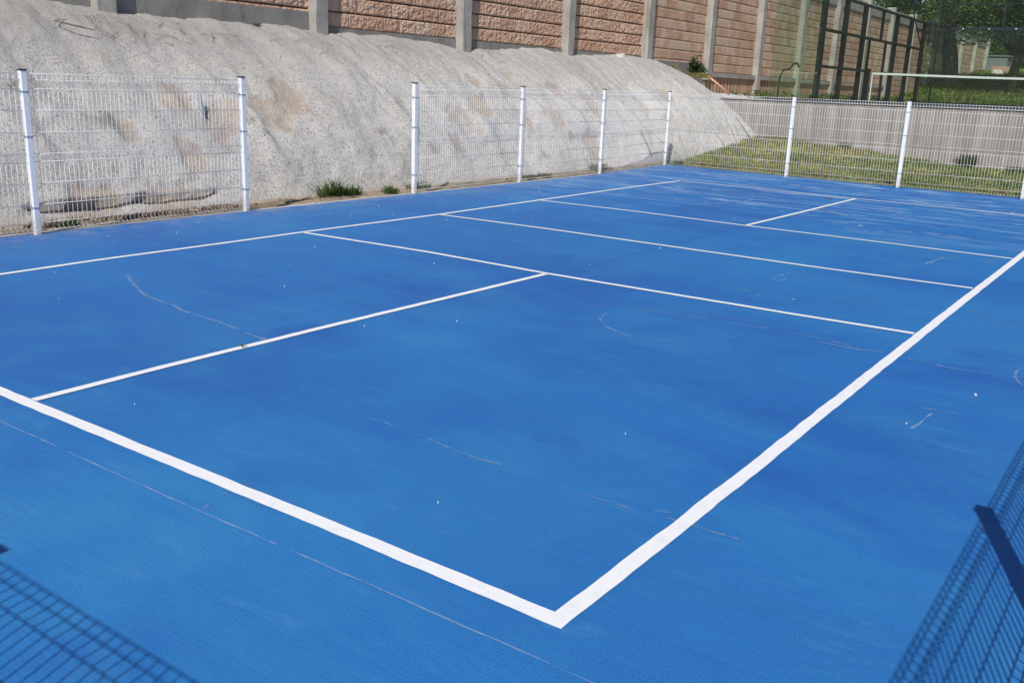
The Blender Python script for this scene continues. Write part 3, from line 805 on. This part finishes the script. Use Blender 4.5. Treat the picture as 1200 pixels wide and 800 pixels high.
# rails of the side grid
for z in (TZ + 2.98, TZ + 2.0, TZ + .98):
    for (ya, yb) in (((26.4, 38.2),) if z > TZ + 1.5 else ((26.4, 31.05), (33.0, 38.2))):
        b = MB(); b.box(pl(-2.05, ya, z - .04), pl(-1.985, yb, z + .04)); part(b, 'rail', M['black'])
for (y, za, zb) in ((32.3, 2.03, 2.98), (31.05, 0, 2.0), (33.0, 0, 2.0)):
    b = MB(); b.box(pl(-2.07, y - .035, TZ + za), pl(-1.99, y + .035, TZ + zb)); part(b, 'door_frame', M['black'])
b = MB()
for i in range(120):
    y = 26.4 + 11.8 * (i + .5) / 120
    z0, z1 = (TZ + .02, TZ + 2.96) if not (31.05 < y < 33.0) else (TZ + 2.03, TZ + 2.96)
    b.tube([pl(-2.0, y, z0), pl(-2.0, y, z1)], .0022, 3, False)
for i in range(29):
    z = TZ + .05 + i * .1
    for (ya, yb) in (((26.4, 31.05), (33.0, 38.2)) if z < TZ + 2 else ((26.4, 38.2),)):
        b.tube([pl(-2.0, ya, z), pl(-2.0, yb, z)], .0022, 3, False)
part(b, 'wire_mesh', M['black'])
for y in (26.3, 38.2):
    b = MB(); b.tube([pl(-2.05, y - .05, TZ + 2.72), pl(-2.05, y - .62, TZ + 3.25)], .022, 6); b.tube([pl(-2.05, y, TZ + 2.98), pl(-2.05, y - .4, TZ + 2.98)], .015, 6)
    part(b, 'lamp_brace', M['black'])
# lower side wall glimpsed through the back glass
b = MB()
for y in (26.4, 30.4, 34.4, 38.4): b.box(pl(7.98, y - .04, TZ), pl(8.05, y + .04, TZ + 3))
part(b, 'post', M['black'])
# hanging cable
b = MB(); b.tube([(-2.1, 36.3, 6.2), (-2.1, 36.25, 5.3), (-2.1, 36.5, 4.6), (-2.1, 37.3, 4.1), (-2.1, 38.1, 3.65)], .022, 6)
tag(b.build('hanging_cable', M['rubber'], None, True), 'thin black cable hanging down to the last post of the steel side grid', 'cable')
# net
nt = empty('court_net', (-1.9, 32.3, TZ)); tag(nt, 'net with white top tape and dark end post inside the glass court', 'net')
def nl(x, y, z): return (x + 1.9, y - 32.3, z - TZ)
nt.location = (-1.9, 31.25, TZ)
b = MB(); b.box(nl(-1.98, 32.10, TZ - .02), nl(-1.90, 32.22, TZ + 1.06)); b.build('net_post', M['black'], nt)
b = MB(); b.box(nl(7.85, 32.24, TZ - .02), nl(7.95, 32.36, TZ + 1.02)); b.build('net_post', M['black'], nt)
b = MB()
N = 40
for i in range(N):
    xa = -1.86 + 9.66 * i / N; xb = -1.86 + 9.66 * (i + 1) / N
    sg = lambda x: TZ + .92 - .05 * math.sin(math.pi * (x + 1.7) / 9.5)
    n = len(b.v)
    for (x, z) in ((xa, sg(xa)), (xb, sg(xb))):
        for (dy, dz) in ((-.012, -.035), (.012, -.035), (.012, .028), (-.012, .028)): b.v.append(nl(x, 32.3 + dy, z + dz))
    for q in range(4): b.f.append((n + q, n + (q + 1) % 4, n + 4 + (q + 1) % 4, n + 4 + q)); b.m.append(0)
b.build('net_tape', M['tape'], nt)
b = MB(); b.box(nl(-1.87, 32.285, TZ + .02), nl(-1.835, 32.315, TZ + .88)); b.build('net_edge_tape', M['tape'], nt)
b = MB()
for i in range(190):
    x = -1.68 + 9.45 * i / 189; b.tube([nl(x, 32.3, TZ + .02), nl(x, 32.3, TZ + .86)], .0015, 3, False)
for i in range(17): b.tube([nl(-1.7, 32.3, TZ + .04 + i * .05), nl(7.8, 32.3, TZ + .04 + i * .05)], .0015, 3, False)
b.build('netting', M['net'], nt)
b = MB(); b.tube([(-2.35, 24.05, TZ), (-2.37, 24.1, TZ + .35), (-2.39, 24.2, TZ + .62), (-2.4, 24.45, TZ + .80), (-2.4, 24.9, TZ + .84), (-2.4, 25.2, TZ + .99), (-2.4, 25.5, TZ + 1.02), (-2.4, 25.65, TZ + .92)], .028, 7)
tag(b.build('bent_hose', M['rubber'], None, True), 'dark bent hose standing behind the corner glass of the raised court', 'hose')

# ------------------------------------------------------------------ trees and plants
def leaves(b, c, rad, n, size, rnd, flat=1.0):
    for _ in range(n):
        while True:
            p = Vector((rnd.uniform(-1, 1), rnd.uniform(-1, 1), rnd.uniform(-1, 1)))
            if p.length < 1: break
        p = Vector((p.x * rad[0], p.y * rad[1], p.z * rad[2])) + Vector(c)
        d = Vector((rnd.gauss(0, 1), rnd.gauss(0, 1), rnd.gauss(0, .6))).normalized()
        e = d.cross(Vector((rnd.gauss(0, 1), rnd.gauss(0, 1), rnd.gauss(0, 1)))).normalized()
        s_ = size * rnd.uniform(.6, 1.4)
        b.face([p - d * s_, p + e * s_ * .38 * flat, p + d * s_, p - e * s_ * .38 * flat])
def tuft(b, x, y, z, r, h, n, rnd, w=.006, lean=.6):
    for _ in range(n):
        a = rnd.uniform(0, 6.283); q = r * math.sqrt(rnd.random()); p = Vector((x + math.cos(a) * q, y + math.sin(a) * q, z))
        a2 = a + rnd.gauss(0, .8); L = h * rnd.uniform(.5, 1.1); ln = rnd.uniform(.1, lean)
        d = Vector((math.cos(a2) * ln, math.sin(a2) * ln, 1)).normalized(); s_ = Vector((-math.sin(a2 + rnd.gauss(0, .7)), math.cos(a2), 0)).normalized() * w
        m = p + d * L * .55; t = p + d * L + Vector((math.cos(a2), math.sin(a2), 0)) * L * ln * .45 - Vector((0, 0, L * ln * .2))
        b.face([p - s_, p + s_, m + s_ * .8, m - s_ * .8]); b.face([m - s_ * .8, m + s_ * .8, t])
def tree(label, x, y, z0, h, crown_r, crown_h, mat, bark, seed, nclump=60, per=120, size=.10, trunk_r=.16, low=.35, lean=(0, 0), group=None, cull=None):
    rnd = random.Random(seed)
    t = empty('tree', (x, y, z0)); tag(t, label, 'tree', group)
    b = MB()
    top = Vector((lean[0], lean[1], h * .75))
    pts = [Vector((0, 0, -.3))]
    for i in range(1, 7):
        f = i / 6; pts.append(Vector((lean[0] * f + rnd.uniform(-.12, .12), lean[1] * f + rnd.uniform(-.12, .12), h * .72 * f)))
    b.tube(pts, [trunk_r * (1.25 - .95 * i / 6) for i in range(7)], 8)
    cl = []
    cz0 = h * low
    for k in range(nclump):
        a = rnd.uniform(0, 6.283); rr = crown_r * math.sqrt(rnd.random()); zf = rnd.random()
        env = math.sin(math.pi * (.12 + .80 * zf)) ** .6
        c = Vector((lean[0] + math.cos(a) * rr * env, lean[1] + math.sin(a) * rr * env, cz0 + (h - cz0) * zf))
        if cull and cull(c + Vector((x, y, z0))): continue
        cl.append(c)
    for c in cl[::2]:
        i = min(5, max(1, int(c.z / (h * .75) * 4.2))); s0 = pts[i]
        mid = (s0 + c) / 2 + Vector((rnd.uniform(-.2, .2), rnd.uniform(-.2, .2), rnd.uniform(0, .3)))
        b.tube([s0, mid, c], [trunk_r * .36, trunk_r * .2, trunk_r * .06], 5, False)
    b.build('trunk', bark, t, True)
    b = MB()
    for c in cl:
        r = crown_r * rnd.uniform(.16, .34)
        leaves(b, c, (r, r, r * .62), int(per * rnd.uniform(.6, 1.4)), size, rnd)
    b.build('crown', mat, t)
    return t
G1 = 'trees behind the block wall'
G2 = 'trees on the hillside beyond the block wall'
tree('dark green tree behind the block wall, just left of the gap of sky', -9.6, 63, 2.4, 5.4, 3.2, 3, M['leafdark'], M['bark'], 3, 60, 150, .12, group=G1)
tree('bushy green tree behind the block wall, leftmost above the coping', -12.5, 58, 2.6, 5.3, 3.2, 3, M['leafmid'], M['bark'], 4, 60, 150, .12, group=G1)
tree('feathery spreading tree on the green slope beyond the glass court', -.45, 50, 1.9, 7.4, 4.2, 4.5, M['leafmid'], M['bark'], 11, 210, 250, .085, .20, .38, (-.2, .3))
tree('broad dark tree beyond the glass court, past the right edge of the picture', 6.0, 56, 2.6, 8.0, 4.5, 5, M['leafdark'], M['bark'], 12, 100, 150, .13, .24, .2)
for k, (x, y, h, cr) in enumerate([(-5.0, 78, 6.5, 3.2), (-10.5, 84, 5.5, 3.6), (-1.0, 88, 8, 4.5), (-7.0, 97, 8, 4.8), (-15.5, 100, 4.6, 4.2), (-19, 88, 5, 4.2), (-13, 118, 5.5, 5), (-2, 112, 9, 6)]):
    tree(['hillside tree nearest the end of the block wall', 'low round hillside tree behind the last pilasters', 'hillside tree half hidden behind the feathery tree', 'hillside tree between the block wall end and the feathery tree, upper row', 'hillside tree in the upper row, seen left of the sky gap', 'leftmost hillside tree, mostly behind the block wall', 'farthest hillside tree on the left, close to the skyline', 'farthest hillside tree on the right, close to the skyline'][k],
         x, y, 3 + 7 * smooth(70, 140, y) - .2, h, cr, 5, M['leafmid' if k % 2 else 'leafdark'], M['bark'], 50 + k, 90, 120, .15, .22, .10, group=G2)
# old grey trunk
t = empty('tree', (-4.0, 53.2, 2.1)); tag(t, 'old tree with a thick weathered grey trunk near the far end of the block wall', 'tree')
b = MB()
rnd = random.Random(5)
b.tube([(0.15, 0, -.5), (.1, 0, .3), (.0, 0, 1.0), (-.12, 0, 1.8), (-.22, 0, 2.6), (-.3, 0, 3.3)], [.56, .46, .40, .35, .30, .24], 14)
b.v = [tuple(Vector(v) * (1 + 0) + Vector((.12 * noise.noise(Vector(v) * 2.5), .12 * noise.noise(Vector(v) * 2.5 + Vector((5, 5, 5))), 0))) for v in b.v]
b.tube([(-.3, 0, 3.1), (-.6, .2, 3.9), (-1.1, .5, 4.7)], [.25, .15, .06], 7); b.tube([(-.3, 0, 3.1), (.1, .2, 3.9), (.6, .5, 4.6)], [.25, .14, .05], 7)
b.build('trunk', M['oldbark'], t, True)
b = MB()
for c in ((-1.1, .5, 4.6), (.5, .4, 4.6), (-.3, .2, 4.9), (0, -.4, 4.3), (-.9, -.3, 4.2)): leaves(b, c, (.8, .8, .4), 240, .11, rnd)
b.build('crown', M['leafdark'], t)

# low block wall and pale shed seen under the tree
b = MB(); rnd = random.Random(14)
for k in range(7000):
    x = -4.8 + 8 * rnd.random() ** 1.2; y = 43.3 + 24 * rnd.random()
    z = 1.40 + 1.55 * smooth(43, 60, y) + .7 * smooth(60, 72, y) + smooth(1, 10, x) * smooth(46, 75, y) * 1.2 + .12 * fbm(x * .3, y * .3, 1)
    tuft(b, x, y, z - .02, .12, .22 * (1 + noise.noise(Vector((x, y, 1)))), 4, rnd, .025, .9)
tag(b.build('slope_grass', M['slopegrass']), 'rough green grass on the slope beyond the glass court', 'grass', kind='stuff')
b = MB(); b.box((-4.2, 66, 2.6), (-3.2, 66.25, 3.75))
tag(b.build('low_wall', M['block']), 'low reddish wall stub beyond the end of the block wall, under the tree', 'wall')
b = MB(); b.box((-5.2, 70, 3), (-4.0, 72, 4.5)); b.box((-5.3, 69.9, 4.5), (-3.9, 72.1, 4.58))
tag(b.build('shed', M['palewall']), 'small pale blue-grey shed beyond the end of the block wall', 'shed')
rnd = random.Random(2)
b = MB(); 
def boulder(b, c, r, seed, n=8):
    rg = []
    for j in range(1, n):
        th = math.pi * j / n; ring = []
        for i in range(n * 2):
            ph = math.pi * i / n; v = Vector((math.sin(th) * math.cos(ph), math.sin(th) * math.sin(ph), math.cos(th) * .7))
            q = 1 + .45 * noise.noise(v * 1.6 + Vector((seed, 0, 0))); ring.append(len(b.v)); b.v.append(tuple(Vector(c) + v * r * q))
        rg.append(ring)
    for a, d in zip(rg[:-1], rg[1:]):
        for i in range(n * 2): b.f.append((a[i], d[i], d[(i + 1) % (2 * n)], a[(i + 1) % (2 * n)])); b.m.append(0)
    b.f.append(tuple(rg[0])); b.f.append(tuple(reversed(rg[-1]))); b.m += [0, 0]
boulder(b, (-3.2, 62, 3.15), .45, 3)
tag(b.build('boulder', M['slabedge'], None, True), 'pale boulder on the green slope under the feathery tree', 'boulder')

# undergrowth along the foot of the block wall inside the terrace
b = MB(); rnd = random.Random(9)
for k in range(26):
    y = 26 + 16 * rnd.random(); x = -4.75 + rnd.random() * .9
    leaves(b, (x, y, 1.5), (.3, .4, .16), 60, .06, rnd)
for k in range(60):
    y = 43.5 + 17 * rnd.random(); x = -4.7 + rnd.random() * 7; z = 1.40 + 1.55 * smooth(43, 60, y)
    leaves(b, (x, y, z + .05), (.5, .5, .12), 50, .08, rnd)
tag(b.build('undergrowth', M['weed']), 'green undergrowth along the foot of the block wall and on the slope', 'undergrowth', kind='stuff')

# broad-leaved bush on the slope's end
def bush(label, x, y, z, r, h, n, size, mat, seed, name='bush', cat='bush', group=None):
    rnd = random.Random(seed); t = empty(name, (x, y, z)); tag(t, label, cat, group)
    b = MB(); lf = MB()
    for k in range(n):
        a = rnd.uniform(0, 6.283); el = rnd.uniform(.25, 1.5); L = h * rnd.uniform(.5, 1)
        d = Vector((math.cos(a) * math.cos(el) * r / h, math.sin(a) * math.cos(el) * r / h, math.sin(el)))
        tip = d * L; b.tube([(0, 0, -.05), tuple(d * L * .5 + Vector((0, 0, .02))), tuple(tip)], [.008, .006, .003], 4, False)
        for q in range(9):
            f = rnd.uniform(.35, 1.05); p = d * L * f
            u = Vector((rnd.gauss(0, 1), rnd.gauss(0, 1), rnd.gauss(.2, .5))).normalized(); s_ = size * rnd.uniform(.6, 1.2)
            e = u.cross(Vector((0, 0, 1)) + Vector((rnd.gauss(0, .3), rnd.gauss(0, .3), 0))).normalized() * s_ * .32
            dn = Vector((0, 0, -s_ * .18))
            lf.face([p, p + u * s_ * .5 + e, p + u * s_ + dn]); lf.face([p, p + u * s_ + dn, p + u * s_ * .5 - e])
    b.build('stems', M['wood'], t); lf.build('foliage', mat, t)
    return t
bush('dark green broad-leaved bush at the foot of the block wall above the slope end', -4.55, 23.3, 2.0, .34, .62, 26, .17, M['leafbush'], 3)

def weed(label, x, y, z, r, h, n, mat, seed, w=.006, group='weeds along the foot of the slope', wide=1.0):
    rnd = random.Random(seed); b = MB()
    for k in range(4): tuft(b, rnd.uniform(-r, r) * .3, rnd.uniform(-r, r) * wide * .7, 0, r * .5, h * rnd.uniform(.6, 1), n // 4, rnd, w)
    o = b.build('weed', mat); o.location = (x, y, z); tag(o, label, 'weed', group); return o
def spiky(label, x, y, z, seed):
    rnd = random.Random(seed); b = MB()
    for k in range(13):
        cx, cy = rnd.gauss(0, .06), rnd.uniform(-.38, .45)
        for q in range(30):
            a = rnd.uniform(0, 6.283); L = rnd.uniform(.10, .28) * (1.35 if cy < -.05 else .8); ln = rnd.uniform(.3, 1.3)
            d = Vector((math.cos(a) * ln, math.sin(a) * ln, 1)).normalized(); sd_ = Vector((-math.sin(a), math.cos(a), 0)) * .0055
            p0 = Vector((cx + rnd.gauss(0, .03), cy + rnd.gauss(0, .03), -.01)); p1 = p0 + d * L * .5; p2 = p0 + d * L * .95 + Vector((math.cos(a), math.sin(a), -.5)) * L * .25
            b.face([p0 - sd_, p0 + sd_, p1 + sd_, p1 - sd_]); b.face([p1 - sd_, p1 + sd_, p2])
    o = b.build('weed', M['weed']); o.location = (x, y, z); tag(o, label, 'weed', 'weeds along the foot of the slope')
spiky('wide spiky green weed clump in the opening between the two side fences', -2.22, 7.2, .0, 4)
weed('small dark weed beside the first post right of the opening', -2.05, 8.0, -.03, .13, .19, 110, M['weed'], 2, .008)
weed('weed patch behind the fence just right of the opening', -2.12, 8.9, -.02, .22, .17, 160, M['weed'], 3, .006, wide=1.6)
weed('low weeds along the slope foot in the middle of the right side fence', -2.08, 12.0, -.02, .25, .13, 220, M['weed'], 4, .007, wide=2.4)
weed('leafy weeds at the slope foot near the second last post of the right side fence', -2.1, 13.9, -.02, .28, .22, 260, M['weed'], 5, .008, wide=2.0)
weed('small dark weeds at the foot of the washed-out cavity behind the left fence', -2.0, 3.0, -.03, .14, .13, 120, M['weed'], 6, .006, wide=1.8)
weed('dark green weed where the slope meets the retaining wall', -2.7, 21.6, .36, .3, .28, 160, M['weed'], 7, .012)
weed('green weed growing against the retaining wall behind the far fence', 3.05, 22.1, .12, .3, .40, 220, M['weed'], 8, .014)
weed('tiny weed on top of the slope under the first grey footing beam', -4.84, 8.05, 2.27, .10, .14, 80, M['weed'], 9, .008)
weed('yellow dry grass clump under the broad-leaved bush', -4.35, 22.9, 1.93, .5, .20, 500, M['drygrass'], 10, .010, group='dry grass on the slope end', wide=1.8)
weed('yellow dry grass strip left of the broad-leaved bush', -4.6, 21.7, 2.12, .35, .14, 300, M['drygrass'], 11, .010, group='dry grass on the slope end', wide=1.6)
weed('dark weeds at the foot of the far corner fence post', -1.72, 16.9, -.05, .12, .22, 80, M['weed'], 12, .010)

weed('low weeds at the foot of the retaining wall, left of the green wall weed', .2, 22.15, .33, .3, .16, 200, M['weed'], 18, .012, wide=.6)
weed('dry weeds at the foot of the retaining wall near the bank', -1.4, 22.1, .37, .3, .18, 200, M['drygrass'], 19, .012, wide=.6)
weed('scraggly weeds between the wall weed and the right edge of the picture', 4.1, 22.1, .07, .3, .15, 200, M['weed'], 20, .012, wide=.6)
def grass(name, label, x0, x1, y0, y1, n, h, mat, seed, dens, w=.007):
    rnd = random.Random(seed); b = MB()
    for _ in range(n):
        x = rnd.uniform(x0, x1); y = rnd.uniform(y0, y1)
        if y < slabfar(x) + .08 or rnd.random() > dens(x, y): continue
        tuft(b, x, y, gz(x, y) - .01, .05, h * (1 + .5 * noise.noise(Vector((x, y, seed)))), 5, rnd, w, .9)
    return tag(b.build(name, mat), label, 'grass', kind='stuff')
grass('dry_grass', 'yellow dry grass between the far fence and the retaining wall', -2.6, 9, 16.2, 22.25, 9500, .085, M['drygrass'], 1, lambda x, y: (.12 + .75 * (noise.noise(Vector((x * .9, y * .9, 1))) > -.2)) * (1 - .6 * smooth(.5, 3, x)) * (.25 + .75 * smooth(-.45, -.1, noise.noise(Vector((x * 1.7, y * 1.7, 9))))))
grass('green_grass', 'green grass between the far fence and the retaining wall', -2.6, 9, 16.2, 22.25, 9500, .09, M['greengrass'], 2, lambda x, y: max(.10, min(1, .25 + noise.noise(Vector((x * .7 + 9, y * .7, 3))) * 1.3 + .45 * smooth(.0, 2.5, x) + .3 * smooth(20.5, 22, y))) * (1 - .6 * smooth(19, 16.5, y) * smooth(2.5, 5, x)))
b = MB(); rnd = random.Random(8)
for k in range(900):
    x = rnd.uniform(-1.9, 7.6); y = slabfar(x) + .05 + abs(rnd.gauss(0, .05)); tuft(b, x, y, -.06, .03, .10, 5, rnd, .006, 1.0)
tag(b.build('edge_grass', M['greengrass']), 'low green grass growing along the far edge of the blue slab', 'grass', kind='stuff')

# ------------------------------------------------------------------ small things on and by the slope
def rod(name, label, cat, p, q, r, mat, group=None, bend=.02):
    b = MB(); p, q = Vector(p), Vector(q); o0 = q.copy()
    m = (p + q) / 2 + Vector((bend, 0, 0)); b.tube([p - o0, m - o0, q - o0], r, 6)
    o = b.build(name, mat, None, True); o.location = o0; return tag(o, label, cat, group)
def rodpts(ya, za, yb, zb, lift=.03):
    a = hill_ray(ya, za); c = hill_ray(yb, zb); return a + Vector((lift, 0, lift)), c + Vector((lift, 0, lift))
RD = [(21.0, .98, 20.75, .30, M['paleRod'], 'pale rod leaning on the slope, second from the retaining wall', .013),
      (21.6, .90, 21.7, .36, M['darkRod'], 'dark rod leaning on the slope, nearest the retaining wall', .010),
      (19.9, .72, 20.0, .22, M['paleRod'], 'thin pale rod low on the slope just past the corner post', .009),
      (16.6, .62, 16.65, .10, M['darkRod'], 'dark rod on the slope just before the corner post', .010),
      (17.2, .66, 17.6, .14, M['paleRod'], 'slim pale rod on the slope just behind the corner post', .008)]
for ya, za, yb, zb, m_, lb, r_ in RD:
    p, q = rodpts(ya, za, yb, zb); rod('rod', lb, 'rod', p, q, r_, m_, 'rods leaning on the end of the slope')
p, q = hill_ray(23.4, 1.93), hill_ray(24.0, 1.42)
rod('pipe', 'faded orange pipe running down the end of the slope under the bush', 'pipe', (-4.26, 23.40, 2.03), (-3.66, 23.80, 1.50), .032, M['orange'])
b = MB(); b.tube([(-.04, 0, .22), (-.01, 0, .1), (.01, 0, .02), (.05, 0, -.02)], .018, 10)
pp = hill_ray(5.62, 1.08); o = b.build('drain_pipe', M['pipe'], None, True); o.location = pp + Vector((.02, 0, 0)); tag(o, 'short blue-grey drain pipe poking out of the slope behind the left fence', 'drain pipe')
# twig and roots on the slope top
b = MB(); p = hill_ray(4.4, 2.05)
b.tube([(0, 0, .04), (.10, .10, .01), (.16, .26, -.02), (.2, .40, -.05)], [.006, .010, .009, .004], 5); b.tube([(0.02, 0, .04), (-.15, .2, .07), (-.2, .5, .05)], [.006, .004, .003], 5)
o = b.build('stick', M['wood'], None, True); o.location = p + Vector((.02, 0, .02)); tag(o, 'dry brown stick lying on the slope above the left fence', 'stick')
b = MB(); rnd = random.Random(21)
spots = [(5.6, 2.1, 14), (6.8, 2.05, 8), (9.8, 2.12, 8), (13.5, 2.05, 5), (8.4, 1.95, 4)]
for (yy, zz, n) in spots:
    for k in range(n):
        y = yy + rnd.uniform(-.9, .9); z = zz + rnd.uniform(-.18, .12)
        a = hill_ray(y, z); L = rnd.uniform(.1, .35); an = rnd.uniform(0, 3.14)
        c = hill_ray(y + math.cos(an) * L, max(.1, min(2.2, z + math.sin(an) * L * .4))); m = (a + c) / 2 + Vector((.02, 0, .03))
        b.tube([a + Vector((.01, 0, .012)), m, c + Vector((.01, 0, .012))], [.004, .003, .002], 4, False)
tag(b.build('dry_roots', M['wood']), 'thin dry roots and twigs scattered over the upper slope', 'roots', kind='stuff')
# rubble in the wash-out and along the foot
b = MB(); rnd = random.Random(31)
for k in range(420):
    if k < 170: y = rnd.uniform(2.7, 5.4); x = -2.22 + abs(rnd.gauss(0, .10)); r = rnd.uniform(.008, .038)
    else: y = rnd.uniform(-1, 16.3); x = -2.2 + abs(rnd.gauss(0, .18)); r = rnd.uniform(.004, .020)
    if x > -1.74: continue
    boulder(b, (x, y, -.03 + .03 * smooth(-1.75, -2.4, x) + r * .3), r, k * 1.7, 3)
tag(b.build('rubble', M['rock']), 'loose reddish rubble and pebbles along the foot of the slope', 'rubble', kind='stuff')
# larger stone lumps by the foot of the wall on top
b = MB(); boulder(b, (0, 0, .02), .16, 5, 7); o = b.build('rock', M['slabedge'], None, True); o.location = (-4.72, 19.3, 2.27); tag(o, 'pale rock on the slope top against the foot of the block wall', 'rock')

# pale chips on the court
b = MB(); rnd = random.Random(77)
def chip(x, y, r):
    a0 = rnd.uniform(0, 6.28); n = 5
    P = [(x + math.cos(a0 + 6.283 * k / n) * r * rnd.uniform(.5, 1.2), y + math.sin(a0 + 6.283 * k / n) * r * rnd.uniform(.5, 1.2)) for k in range(n)]
    b.face([(u, v, .010 + rnd.uniform(-.002, .004)) for u, v in P])
    for k in range(n):
        (u, v), (s_, t_) = P[k], P[(k + 1) % n]; b.face([(u, v, .001), (s_, t_, .001), (s_, t_, .009), (u, v, .009)])
for k in range(75):
    x = rnd.uniform(-1.5, 7); y = -1 + 17 * rnd.random() ** .8
    if rnd.random() < .5: x = -1.4 + abs(rnd.gauss(0, 1.4))
    chip(x, y, rnd.uniform(.0015, .0035) * (1 + .12 * max(0, y)) * (1 if rnd.random() < .8 else 1.7))
for (x, y) in ((6.49, 2.62), (1.9, 2.6), (-1.2, 6.6)): chip(x, y, .005)
tag(b.build('paint_chips', M['fleck']), 'small white chips and flecks scattered over the blue court', 'litter', kind='stuff')
def leaf(label, x, y, s_, seed):
    rnd = random.Random(seed); b = MB()
    for k in range(9):
        a = rnd.uniform(0, 6.28); c = Vector((rnd.uniform(-.4, .4) * s_, rnd.uniform(-.4, .4) * s_, .012)); d = Vector((math.cos(a), math.sin(a), rnd.uniform(0, .5))) * s_ * .6; e = Vector((-math.sin(a), math.cos(a), rnd.uniform(-.3, .5))) * s_ * .2
        b.face([c, c + d * .5 + e, c + d, c + d * .5 - e])
    o = b.build('dry_leaf', M['leafdry']); o.location = (x, y, .006); tag(o, label, 'leaf', 'dry leaves on the court')
leaf('crumpled dry leaf lying on the centre line nearest the camera', 3.02, 1.29, .035, 1)
leaf('dry leaf lying on the far court beside the far centre line', 2.85, 12.8, .07, 2)
